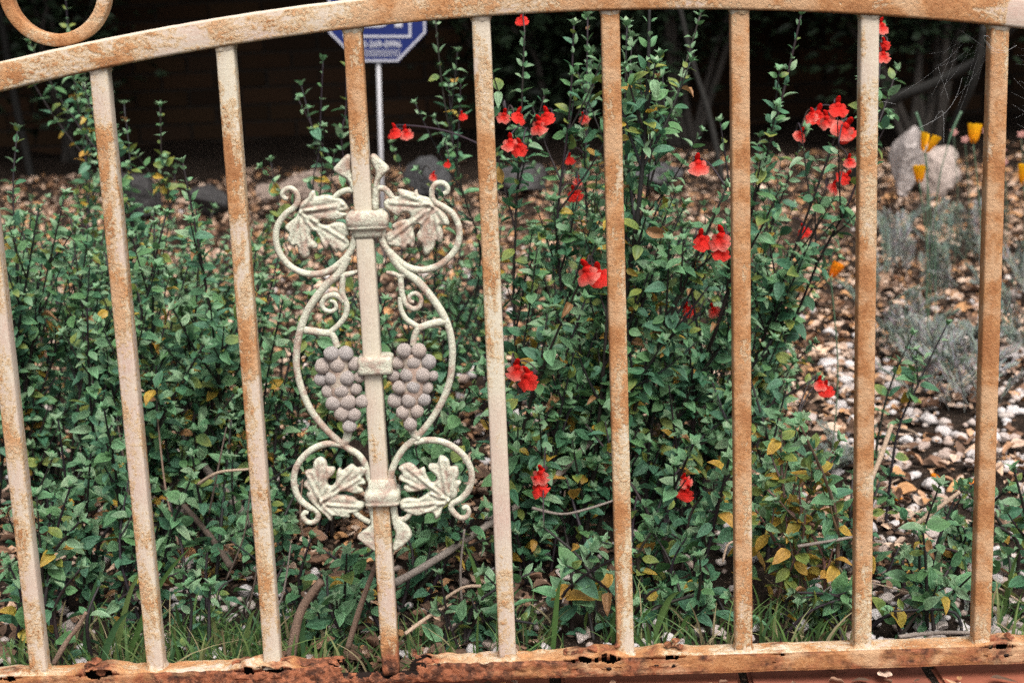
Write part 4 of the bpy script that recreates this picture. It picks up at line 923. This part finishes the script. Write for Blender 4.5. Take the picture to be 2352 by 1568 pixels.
# ------------------------------------------------------------------ dry branches and cut stems
def stick(name, label, P, w0, w1, col, Y=None, knots=True, cat='branch'):
    pts = spline([at(*p) for p in P], 6); mpp = (P[0][2]+1.56)/FPX; k = len(pts)
    base = pts[0].copy(); rad = [(w0+(w1-w0)*i/(k-1))*mpp/2*(1+(.18*nz(pts[i].x, pts[i].y, pts[i].z, 80) if knots else 0)) for i in range(k)]
    b = MB(); b.tube([p-base for p in pts], rad, 9, col); o = b.build(name, M_WOOD); o.location = base; tag(o, label, cat); return o
BK = (.20, .135, .10); GY = (.22, .185, .16); BE = (.42, .31, .225); DK = (.10, .075, .06)
stick('cut_stem', 'thick brown cut stem with a pale sawn end left of the broken rail', [(668, 1508, .06), (682, 1430, .06), (700, 1385, .06), (738, 1333, .055)], 26, 18, BK)
stick('dry_stick', 'straight brown stick leaning against the foot of the ornament picket', [(798, 1490, .05), (830, 1385, .04), (868, 1285, .03)], 15, 12, BK)
stick('dry_branch', 'long grey branch slanting behind the lower right vine leaf', [(905, 1340, .22), (1000, 1285, .24), (1110, 1212, .27), (1190, 1160, .3)], 20, 15, GY)
stick('dry_branch', 'grey branch slanting up behind the two single red flowers', [(1262, 1110, .3), (1330, 1040, .32), (1420, 950, .36), (1480, 900, .4)], 18, 13, GY)
stick('dry_twig', 'thin grey twig arching low under a single red flower', [(1222, 1166, .2), (1290, 1180, .2), (1350, 1168, .2), (1420, 1145, .22)], 8, 5, GY, cat='twig')
stick('dry_stick', 'pale beige stick leaning beside the young salvia among the stones', [(1990, 1125, .28), (2022, 1050, .3), (2048, 975, .32)], 13, 12, BE)
stick('dry_stick', 'beige straight stick slanting through the low spreading salvia', [(2085, 1218, .12), (2150, 1170, .12), (2205, 1128, .12)], 12, 10, BE)
stick('dry_twig', 'grey twig crossing behind the rusty picket with yellow leaves below', [(1832, 1254, .1), (1880, 1246, .1), (1960, 1232, .12), (2010, 1218, .14)], 9, 7, GY, cat='twig')
stick('dry_branch', 'crooked pale root lying on the soil behind the rail end', [(2065, 1462, .05), (2120, 1455, .06), (2200, 1452, .06), (2350, 1458, .07)], 12, 9, GY)
stick('dry_stick', 'brown stick slanting over stones beside the last picket', [(2075, 1420, .1), (2120, 1388, .12), (2160, 1362, .14)], 12, 10, BK)
stick('dry_branch', 'thick grey woody branch slanting through the left salvia bushes', [(362, 905, .75), (420, 1000, .6), (480, 1085, .5), (560, 1180, .4), (620, 1260, .33)], 15, 20, GY)
stick('dry_branch', 'brown woody branch slanting down through the dark gap by the second picket', [(330, 1080, .5), (400, 1140, .42), (470, 1215, .34), (530, 1300, .26)], 12, 16, DK)
stick('dry_twig', 'pale twig arching toward the picket left of the lower vine leaf', [(455, 1112, .3), (500, 1085, .28), (560, 1078, .28), (600, 1075, .28)], 9, 5, BE, cat='twig')
stick('dry_stick', 'brown forked stick rising from the grass beside the first picket', [(122, 1525, .045), (155, 1470, .05), (178, 1440, .05), (198, 1405, .05)], 14, 10, BK)
stick('dry_twig', 'thin grey twig standing in the grass left of the ornament foot', [(610, 1430, .09), (648, 1370, .09), (668, 1250, .1)], 6, 4, GY, cat='twig')
stick('dry_twig', 'short upright grey twig in front of the small upright sprig', [(1060, 1380, .12), (1058, 1300, .12), (1067, 1215, .12)], 7, 5, GY, cat='twig')
stick('dry_stick', 'pale broken stick lying behind the broken bottom rail', [(930, 1455, .06), (985, 1415, .08), (1035, 1385, .1)], 11, 9, BE)
stick('dry_twig', 'pale twig pointing out of the sprig with yellow leaves', [(1000, 1390, .1), (1060, 1350, .1), (1105, 1345, .1)], 8, 9, BE, cat='twig')
stick('dry_twig', 'bent pale twig arching from the fifth picket above the stones', [(1660, 1290, .1), (1672, 1250, .1), (1700, 1240, .1)], 6, 5, BE, cat='twig')
stick('dry_twig', 'forked grey twig inside the yellow-green salvia', [(1868, 1395, .12), (1890, 1360, .12), (1935, 1330, .12)], 7, 4, GY, cat='twig')
for i, (P, w) in enumerate((([(520, 1330, .2), (560, 1230, .22), (575, 1120, .24)], 5), ([(570, 1400, .15), (590, 1300, .16), (578, 1200, .18)], 5), ([(410, 1250, .3), (380, 1120, .34), (362, 960, .4)], 6), ([(300, 1200, .3), (290, 1090, .34), (268, 960, .4)], 6), ([(480, 1180, .3), (500, 1080, .3), (520, 980, .34)], 5), ([(610, 1180, .25), (600, 1090, .26), (612, 1010, .28)], 5), ([(700, 1250, .2), (690, 1180, .2), (695, 1100, .22)], 5))):
    o = stick('dry_twig', 'thin bare upright twig among the left salvia bushes', P, w, 3.5, rng.choice((GY, BK, DK)), cat='twig'); o['group'] = 'bare twigs among the left salvia'

for k in range(26):
    px = rng.choice((rng.uniform(1960, 2380), rng.uniform(1960, 2380), rng.uniform(0, 1960))); Y = rng.uniform(.1, .9); g_ = gnd(px, Y); a = rng.random()*3.14; L = rng.uniform(.04, .13)
    b = MB(); d = Vector((math.cos(a), math.sin(a)*.8, rng.uniform(-.02, .35))); m_ = Vector((rng.uniform(-.01, .01), rng.uniform(-.01, .01), rng.uniform(.002, .012)))
    if Y+d.y*L < .03: d.y = abs(d.y)
    pts = spline([Vector((0, 0, .006)), d*L*.5+m_+Vector((0, 0, .006)), d*L+Vector((0, 0, .008))], 5); b.tube(pts, [rng.uniform(.001, .0016)*(1-.4*i/len(pts)) for i in range(len(pts))], 6, rng.choice((GY, BE, BK, BE)))
    o = b.build('dry_twig', M_WOOD); o.location = g_; tag(o, 'short dry twig lying on the stones and dead leaves', 'twig', 'dry twigs lying on the bed')

# ------------------------------------------------------------------ rocks along the back of the bed
def border_rock(label, px, py, Y, w, h, seed, col, tall=None):
    p = at(px, py, Y); mpp = (Y+1.56)/FPX; rx = w*mpp/2; rz = h*mpp/2
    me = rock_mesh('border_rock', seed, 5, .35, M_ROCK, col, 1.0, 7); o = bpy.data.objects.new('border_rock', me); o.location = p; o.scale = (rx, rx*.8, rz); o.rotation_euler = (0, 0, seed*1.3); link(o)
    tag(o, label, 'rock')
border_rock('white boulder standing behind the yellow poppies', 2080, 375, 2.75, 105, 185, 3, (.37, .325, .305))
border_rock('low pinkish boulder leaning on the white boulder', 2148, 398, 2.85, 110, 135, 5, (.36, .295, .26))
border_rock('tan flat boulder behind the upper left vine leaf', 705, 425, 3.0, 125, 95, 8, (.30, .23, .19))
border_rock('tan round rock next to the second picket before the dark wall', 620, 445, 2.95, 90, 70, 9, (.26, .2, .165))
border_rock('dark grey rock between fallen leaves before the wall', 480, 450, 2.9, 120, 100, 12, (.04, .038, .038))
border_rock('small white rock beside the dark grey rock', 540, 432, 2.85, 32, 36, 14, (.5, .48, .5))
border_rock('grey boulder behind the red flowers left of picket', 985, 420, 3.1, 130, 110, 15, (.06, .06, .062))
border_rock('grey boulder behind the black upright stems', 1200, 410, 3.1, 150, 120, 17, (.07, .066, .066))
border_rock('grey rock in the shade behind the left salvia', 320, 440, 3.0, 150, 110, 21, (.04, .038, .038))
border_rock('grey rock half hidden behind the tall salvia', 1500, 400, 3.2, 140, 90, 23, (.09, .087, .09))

# ------------------------------------------------------------------ poppies and silvery herbs
def frond_mesh(seed, col):
    r = random.Random(seed); b = MB(); n = 9; ax = spline([(0, 0, 0), (.35, 0, .10), (.7, 0, .10), (1, 0, .02)], 4); b.tube(ax, [.012*(1-.7*i/12) for i in range(len(ax))], 4, col)
    for i in range(2, len(ax)):
        for s in (-1, 1):
            L = .34*math.sin(math.pi*(.12+.8*i/len(ax)))*r.uniform(.7, 1.2); d = Vector((.7, s*.8, r.uniform(-.1, .35))).normalized(); p0 = ax[i]; p1 = p0+d*L
            b.tube([p0, p0.lerp(p1, .5)+Vector((0, 0, .02)), p1], [.011, .014, .006], 4, tuple(c*r.uniform(.85, 1.2) for c in col))
            for q in (.45, .7):
                for s2 in (-1, 1):
                    e = p0.lerp(p1, q); d2 = (d+Vector((-d.y*s2, d.x*s2, r.uniform(-.2, .3)))*.8).normalized(); b.tube([e, e+d2*L*.34], [.012, .007], 4, tuple(c*r.uniform(.9, 1.25) for c in col))
    me = b.mesh('frond'); me.materials.append(M_FOL); return me
FR = [frond_mesh(k, c) for k, c in enumerate(((.27, .29, .26), (.32, .33, .305), (.22, .255, .22), (.17, .22, .18)))]
def herb(name, label, px, Y, n, size, group=None, cat='plant'):
    g = gnd(px, Y); e = tag(empty(name, g), label, cat, group)
    for k in range(int(n*.38)):
        a = rng.random()*6.28; el = rng.uniform(.45, 1.45); ax = Vector((math.cos(a)*math.cos(el), math.sin(a)*math.cos(el), math.sin(el)))
        m = frame(ax, Vector((0, 0, 1))).to_4x4(); m.translation = (rng.gauss(0, .03), rng.gauss(0, .03), rng.uniform(0, size*.35))
        if g.y+m.translation.y+ax.y*size < .03: continue
        o = bpy.data.objects.new('frond', rng.choice(FR)); o.matrix_local = m @ Matrix.Diagonal((size*rng.uniform(.7, 1.5), size*.72, size*.8, 1)); link(o, e)
    return e, g
HG = 'silvery feather-leaved herbs on the bed'
for (px, Y, n, s) in ((2060, 1.25, 26, .085), (2130, 1.05, 30, .09), (2190, 1.15, 28, .09), (2230, .95, 26, .085), (2150, 1.6, 24, .10), (2220, 2.0, 24, .11), (2045, 1.9, 20, .10), (2340, 1.2, 26, .09), (2330, 1.7, 24, .10), (2090, 2.2, 18, .10), (1985, 1.5, 14, .085)):
    herb('silvery_herb', 'silvery feather-leaved herb growing between dead leaves and white stones', px, Y, n, s, HG)
for (px, Y, n, s, lab) in ((2290, .5, 14, .05, 'tiny feathery seedling by the last picket and white stones'), (1960, .75, 12, .05, 'tiny grey feathery seedling among the stones behind the seventh picket'), (2185, .16, 7, .035, 'small yellow-green feathery seedling in bare soil before the last picket')):
    herb('feathery_seedling', lab, px, Y, n, s)
def poppy_petal(seed, col):
    b = MB(); vs = []; cs = []; r = random.Random(seed)
    for i in range(7):
        t = i/6; w = .46*math.sin(min(1, t*1.25+.12)*1.57); 
        for j in range(7):
            u = -1+2*j/6; a = u*1.0*w/.46; R = (.10 if t < .1 else .22)+.13*math.sin(t*1.5)+.03*math.sin(u*7+seed)*t
            vs.append((R*math.cos(a), R*math.sin(a)*1.1, t*(1.0+.05*r.uniform(-1, 1)*(i == 6)))); k = .75+.5*t
            cs.append((col[0]*min(1.05, k+.1), col[1]*k, col[2]))
    b.add(vs, [(i*7+j, i*7+j+1, i*7+j+8, i*7+j+7) for i in range(6) for j in range(6)], cs); me = b.mesh('petal'); me.materials.append(M_PETAL); return me
PP = [poppy_petal(k, (.80, .36, .01)) for k in range(3)]; PO = [poppy_petal(5+k, (.78, .22, .012)) for k in range(2)]
def poppy(label, px, py, Y, gx, s, pm, tilt=(0, 0), open_=1.0):
    g = gnd(gx, Y+.02); top = at(px, py, Y); e = tag(empty('poppy', g), label, 'flower', 'poppies on the bed')
    b = MB(); pts = spline([Vector((0, 0, 0)), (top-g)*.5+Vector((.012, 0, 0)), top-g-Vector((0, 0, s*.5))], 6); b.tube(pts, .0011, 6, (.07, .13, .075)); b.build('stem', M_STEM, e)
    R = Matrix.Rotation(tilt[0], 3, 'Y') @ Matrix.Rotation(tilt[1], 3, 'X')
    for k in range(4):
        m = (R @ Matrix.Rotation(k*1.571+.4, 3, 'Z') @ Matrix.Rotation(.10*open_, 3, 'Y')).to_4x4(); m.translation = top-g-Vector((0, 0, s*.5))
        o = bpy.data.objects.new('petal', rng.choice(pm)); o.matrix_local = m @ Matrix.Diagonal((s*.75, s*.75, s, 1)); link(o, e)
    for k in range(7):
        a = rng.random()*6.28; m = frame(Vector((math.cos(a), math.sin(a), .8)), Vector((0, 0, 1))).to_4x4(); o = bpy.data.objects.new('frond', FR[2]); o.matrix_local = m @ Matrix.Scale(.06, 4); link(o, e)
poppy('yellow half-open poppy with flared rim in front of the white boulder', 2124, 326, 1.3, 2128, 0.0384, PP, (.35, 0), 3.0)
poppy('orange-yellow closed poppy low in front of the white boulder', 2112, 400, 1.35, 2120, 0.0337, PP)
poppy('yellow closed poppy standing alone beside the last picket', 2236, 307, 1.35, 2245, 0.0372, PP, (.08, 0))
poppy('orange poppy cut by the picture beyond the last picket', 2352, 402, 1.3, 2350, 0.0395, PP, (.1, 0))
poppy('orange poppy bud half hidden by the seventh picket', 1908, 618, .7, 1905, 0.0255, PO, (.5, .2))
def pod(label, P, wid):
    pts = [at(*p) for p in P]; base = gnd(P[0][0], P[0][2]); pts = [base]+pts; b = MB(); q = spline([p-base for p in pts], 6); b.tube(q, [.001+(.0016 if i > len(q)*.66 else 0)*wid for i in range(len(q))], 6, (.075, .14, .085)); o = b.build('seed_stalk', M_STEM); o.location = base; tag(o, label, 'stalk')
pod('thin green poppy seed stalk bending left over the white boulder', [(2130, 420, 1.3), (2122, 320, 1.3), (2104, 258, 1.3)], 1)
pod('thin green poppy seed stalk leaning right of the white boulder', [(2150, 480, 1.3), (2178, 330, 1.3), (2208, 256, 1.3)], 1)
for i, (px, py) in enumerate(((2190, 304), (2345, 308), (2300, 345), (2305, 372), (2275, 395), (2216, 320), (2265, 300))):
    p = at(px, py, 1.9); g = gnd(px, 1.95); b = MB(); b.tube(spline([Vector((0, 0, 0)), (p-g)*.5+Vector((.01, 0, 0)), p-g], 5), .0009, 5, (.09, .14, .09))
    e = tag(empty('pink_flower', g), 'tiny pale pink flower on a thin stalk behind the poppies', 'flower', 'tiny pink flowers'); b.build('stem', M_STEM, e)
    f = MB()
    for k in range(5):
        a = k*1.256; f.add([(p-g)+Vector((0, -.003, 0)), (p-g)+Vector((.007*math.cos(a-.5), -.004, .006*math.sin(a-.5))), (p-g)+Vector((.011*math.cos(a), -.002, .009*math.sin(a))), (p-g)+Vector((.007*math.cos(a+.5), -.004, .006*math.sin(a+.5)))], [(0, 1, 2, 3)], (.66, .33, .29))
    f.build('blossom', M_PETAL, e)
for i, (px, Y) in enumerate(((2168, .62), (2060, .55), (2240, .78), (2225, .6))):   # fallen orange petals
    g = gnd(px, Y); o = bpy.data.objects.new('fallen_petal', PO[i % 2]); o.location = g+Vector((0, 0, .016)); o.scale = (.02, .02, .018); o.rotation_euler = (1.3, rng.random(), rng.random()*6); link(o); tag(o, 'fallen orange poppy petal lying on the bed', 'petal', 'fallen orange petals')

# ------------------------------------------------------------------ yard sign
def yard_sign():
    Y = 2.4; mpp = (Y+1.56)/FPX; c = at(866, 29, Y); Wd = 221*mpp; g = gnd(880, Y)
    e = tag(empty('yard_sign', g), 'blue octagonal yard sign with white border on a thin white pole', 'sign')
    R = Matrix.Rotation(math.radians(2.2), 3, 'Y')
    def P(x, z, y=0): return R @ Vector((x*Wd, y, z*Wd))+(c-g)
    def octo(k): a = .5*k; q = .2071*k; return [(a, -q), (a, q), (q, a), (-q, a), (-a, q), (-a, -q), (-q, -a), (q, -a)]
    b = MB(); o1 = octo(1.0); vs = [P(x, z, -.002) for x, z in o1]+[P(x, z, .002) for x, z in o1]
    b.add(vs, [tuple(range(8)), tuple(range(15, 7, -1))]+[(i, i+8, (i+1) % 8+8, (i+1) % 8) for i in range(8)]); panel = b.build('sign_panel', M_BLUE, e, False)
    b = MB(); A, B = octo(.985), octo(.945)
    b.add([P(x, z, -.0035) for x, z in A]+[P(x, z, -.0035) for x, z in B], [(i, (i+1) % 8, (i+1) % 8+8, i+8) for i in range(8)]); 
    b.build('border_line', M_WHITE, panel, False)
    b = MB()
    def rect(x0, z0, x1, z1, y=-.0036): b.add([P(x0, z0, y), P(x1, z0, y), P(x1, z1, y), P(x0, z1, y)], [(0, 1, 2, 3)])
    rect(-.345, -.25, .345, -.228); rect(-.345, .228, .345, .25); rect(.323, -.2279, .345, .2279); rect(-.345, -.2279, -.323, .2279); b.build('frame_line', M_WHITE, panel, False)
    def glyph(name, polys):
        b = MB()
        for pl in polys: b.add([P(x, z, -.0037) for x, z in pl], [tuple(range(len(pl)))])
        b.build(name, M_WHITE, panel, False)
    z0, z1 = -.147, .147
    glyph('letter', [[(-.295, z0), (-.215, z0), (-.185, z1), (-.225, z1)], [(-.185, z1), (-.145, z1), (-.115, z0), (-.165, z0)][::-1], [(-.235, -.075), (-.15, -.075), (-.165, -.02), (-.222, -.02)]])
    n = 10; outer = [(.02+.13*math.cos(a), .147*math.sin(a)) for a in [math.radians(-90+180*i/n) for i in range(n+1)]]; inner = [(.02+.055*math.cos(a), .072*math.sin(a)) for a in [math.radians(-90+180*i/n) for i in range(n+1)]]
    glyph('letter', [[(-.105, z0), (-.03, z0), (-.03, z1), (-.105, z1)], [(-.0299, z0), (.02, z0), (.02, -.072), (-.0299, -.072)], [(-.0299, .072), (.02, .072), (.02, z1), (-.0299, z1)]]+[[outer[i], outer[i+1], inner[i+1], inner[i]] for i in range(n)])
    glyph('letter', [[(.18, z0), (.255, z0), (.255, .075), (.18, .075)], [(.135, .0751), (.30, .0751), (.30, z1), (.135, z1)]])
    def text(body, x, z, size, width):
        cu = bpy.data.curves.new('lettering', 'FONT'); cu.body = body; cu.size = 1; cu.align_x = 'CENTER'; cu.align_y = 'CENTER'; cu.offset = .018
        tmp = bpy.data.objects.new('lettering', cu); COL.objects.link(tmp); bpy.context.view_layer.update()
        me = bpy.data.meshes.new_from_object(tmp.evaluated_get(bpy.context.evaluated_depsgraph_get())); COL.objects.unlink(tmp); bpy.data.objects.remove(tmp)
        w = max(v.co.x for v in me.vertices)-min(v.co.x for v in me.vertices); kx = width/w
        for v in me.vertices: v.co = P(x+v.co.x*kx, z+v.co.y*size, -.0038)
        me.materials.clear(); me.materials.append(M_WHITE); link(bpy.data.objects.new('lettering', me), panel)
    text('800-269-0996', 0, -.319, .088, .48)
    b = MB(); rl = random.Random(5)                    # three rows of print too small to read
    for r_ in range(4):
        x = -.22
        while x < .22:
            w = rl.uniform(.006, .02); zz = -.382-.019*r_; b.add([P(x, zz, -.0036), P(x+w, zz, -.0036), P(x+w, zz+.0085, -.0036), P(x, zz+.0085, -.0036)], [(0, 1, 2, 3)]); x += w+.006
    b.build('fine_print', M_WHITE, panel, False)['kind'] = 'stuff'
    b = MB(); r = 5.2*mpp; top = P(.0, -.42, .008)+Vector((0, 0, 0)); b.tube([Vector((0.0, .008, -.05)), top], [r, r], 12); b.build('pole', M_POLE, e)
yard_sign()

# ------------------------------------------------------------------ dark shrubs and tree at the back
DG = [leaf_template(tuple(x*k for x in (.035, .06, .03)), w=.26, fold=.1, curl=.2, seed=200+i) for i, k in enumerate((.7, 1, 1.4, .5))]
def dark_shrub(label, x, y, rx, ry, h, n, size, seed, nb=9):
    r = random.Random(seed); e = tag(empty('dark_shrub', (x, y, hz(x, y))), label, 'shrub'); tips = []
    for k in range(nb):
        a = r.random()*6.28; q = r.uniform(.3, 1); tip = Vector((rx*q*math.cos(a), ry*q*math.sin(a), h*r.uniform(.5, 1))); m = tip*.5+Vector((r.uniform(-.1, .1), r.uniform(-.1, .1), h*.12))
        b = MB(); pts = spline([Vector((r.uniform(-.05, .05), 0, -.02)), m, tip], 6); b.tube(pts, [.016*(1-.75*i/(len(pts)-1)) for i in range(len(pts))], 7, (.055, .048, .042)); b.build('branch', M_WOOD, e); tips += pts[4:]
    T = np.zeros((n, 4, 4))
    for i in range(n):
        c = r.choice(tips); p = c+Vector((r.gauss(0, .11), r.gauss(0, .09), r.gauss(0, .10))); a = r.random()*6.28
        if p.z < .02: p.z = .02+r.random()*.1
        R = frame(Vector((math.cos(a), math.sin(a), r.uniform(-.6, .5))), Vector((r.uniform(-.6, .6), -.5, 1)), r.gauss(0, .5)); T[i, :3, :3] = np.array(R)*size*r.uniform(.6, 1.3); T[i, :3, 3] = p
    tag(scatter('crown', DG, T, nrg.integers(0, 4, n), nrg.uniform(.6, 1.2, (n, 1))*np.ones((1, 3)), M_FOL, e), kind='stuff')
dark_shrub('dark evergreen shrub in deep shade behind the white boulder', 1.35, 3.75, .75, .35, 1.5, 5200, .045, 1, 14)
dark_shrub('dark shrub in deep shade behind the tall salvia and its leaning stems', .55, 4.0, .6, .3, 1.3, 3600, .045, 2, 11)
dark_shrub('dark low shrub against the brick wall behind the yard sign', .0, 4.25, .3, .18, .62, 1100, .05, 3, 7)
dark_shrub('dark shrub far beyond the last picket in shade', 2.3, 3.5, .6, .4, 1.4, 3200, .045, 4, 10)
dark_shrub('dark shrub against the brick wall at the scroll ring side', -1.75, 4.2, .35, .2, .9, 1500, .045, 6, 8)
def bare_branch(label, P, w0, w1): return stick('bare_branch', label, P, w0, w1, (.026, .025, .023))
bare_branch('long bare grey branch leaning across the dark shade above the white boulder', [(1960, 420, 3.1), (2030, 250, 3.0), (2140, 195, 2.9), (2260, 130, 2.8), (2340, 40, 2.7)], 26, 20)
bare_branch('short bare grey branch beside the last picket in the shade', [(2170, 400, 3.0), (2190, 290, 2.9), (2235, 190, 2.8), (2260, 60, 2.75)], 20, 14)
bare_branch('bare dark trunk rising in the shade behind the left salvia', [(75, 420, 3.9), (50, 300, 3.9), (25, 180, 3.9), (0, 20, 3.9)], 18, 15)
bare_branch('thin bare branch in the shade left of the leaning salvia stems', [(1660, 420, 3.0), (1630, 270, 3.0), (1590, 140, 3.0), (1560, 10, 3.0)], 14, 9)

# ------------------------------------------------------------------ terracotta edging bricks under the gate
em = bmesh.new(); bmesh.ops.create_cube(em, size=1); bmesh.ops.scale(em, verts=em.verts, vec=(.198, .098, .06)); bmesh.ops.bevel(em, geom=em.edges[:], offset=.004, segments=2, affect='EDGES')
EB = []
for k, c in enumerate(((.26, .085, .05), (.29, .10, .06), (.22, .075, .048))):
    me = bpy.data.meshes.new('edging_brick'); em.to_mesh(me); ca = me.color_attributes.new('col', 'FLOAT_COLOR', 'POINT'); a = np.ones((len(me.vertices), 4), np.float32); a[:, :3] = c; ca.data.foreach_set('color', a.ravel()); me.materials.append(M_BRICK); EB.append(me)
em.free()
for k in range(8):
    o = bpy.data.objects.new('edging_brick', EB[k % 3]); o.location = (-.72+.207*k, -.012+rng.uniform(-.004, .004), -.029+rng.uniform(-.002, .001)); o.rotation_euler = (rng.uniform(-.02, .02), rng.uniform(-.015, .015), rng.uniform(-.02, .02)); link(o)
    tag(o, 'weathered terracotta edging brick laid under the gate', 'brick', 'edging bricks under the gate')

# ------------------------------------------------------------------ cobweb on the last picket
def cobweb():
    b = MB(); r = random.Random(3)
    def strand(P, w, Y=.006):
        pts = spline([at(px, py, Y+r.uniform(-.004, .006)) for px, py in P], 6); b.tube(pts, w, 4)
    strand([(2262, 92), (2275, 112), (2300, 122), (2335, 105)], .00011, -.012); strand([(2266, 96), (2282, 112), (2310, 118)], .00011, -.012); strand([(2262, 92), (2258, 84), (2270, 84), (2280, 100)], .00011, -.012)
    strand([(2210, 180), (2195, 225), (2170, 260), (2130, 285), (2095, 300)], .00010, .01); strand([(2205, 70), (2235, 90), (2262, 110)], .00012, .01); strand([(2140, 285), (2165, 255), (2168, 330)], .00008, .01)
    for k in range(14):
        x0 = r.uniform(2190, 2275); y0 = r.uniform(60, 130); a = r.uniform(.3, 1.4); L = r.uniform(40, 170)
        strand([(x0, y0), (x0-L*.5*math.cos(a), y0+L*.5*math.sin(a)+6), (x0-L*math.cos(a), y0+L*math.sin(a))], .000035, .008)
    for k in range(14):
        x0 = r.uniform(2322, 2352); y0 = r.uniform(70, 320); L = r.uniform(30, 80); a = r.uniform(-.9, .9)
        strand([(x0, y0), (x0+L*.5*math.cos(a), y0-L*.5*math.sin(a)+4), (x0+L*math.cos(a), y0-L*math.sin(a))], .000035, .008)
    strand([(2155, 355-200), (2180, 232)], .00006); strand([(2012, 262), (2022, 235), (2058, 240)], .0001, .006)
    tag(b.build('cobweb', M_WEB), 'wispy torn cobweb hanging at the top of the last picket', 'cobweb')
cobweb()
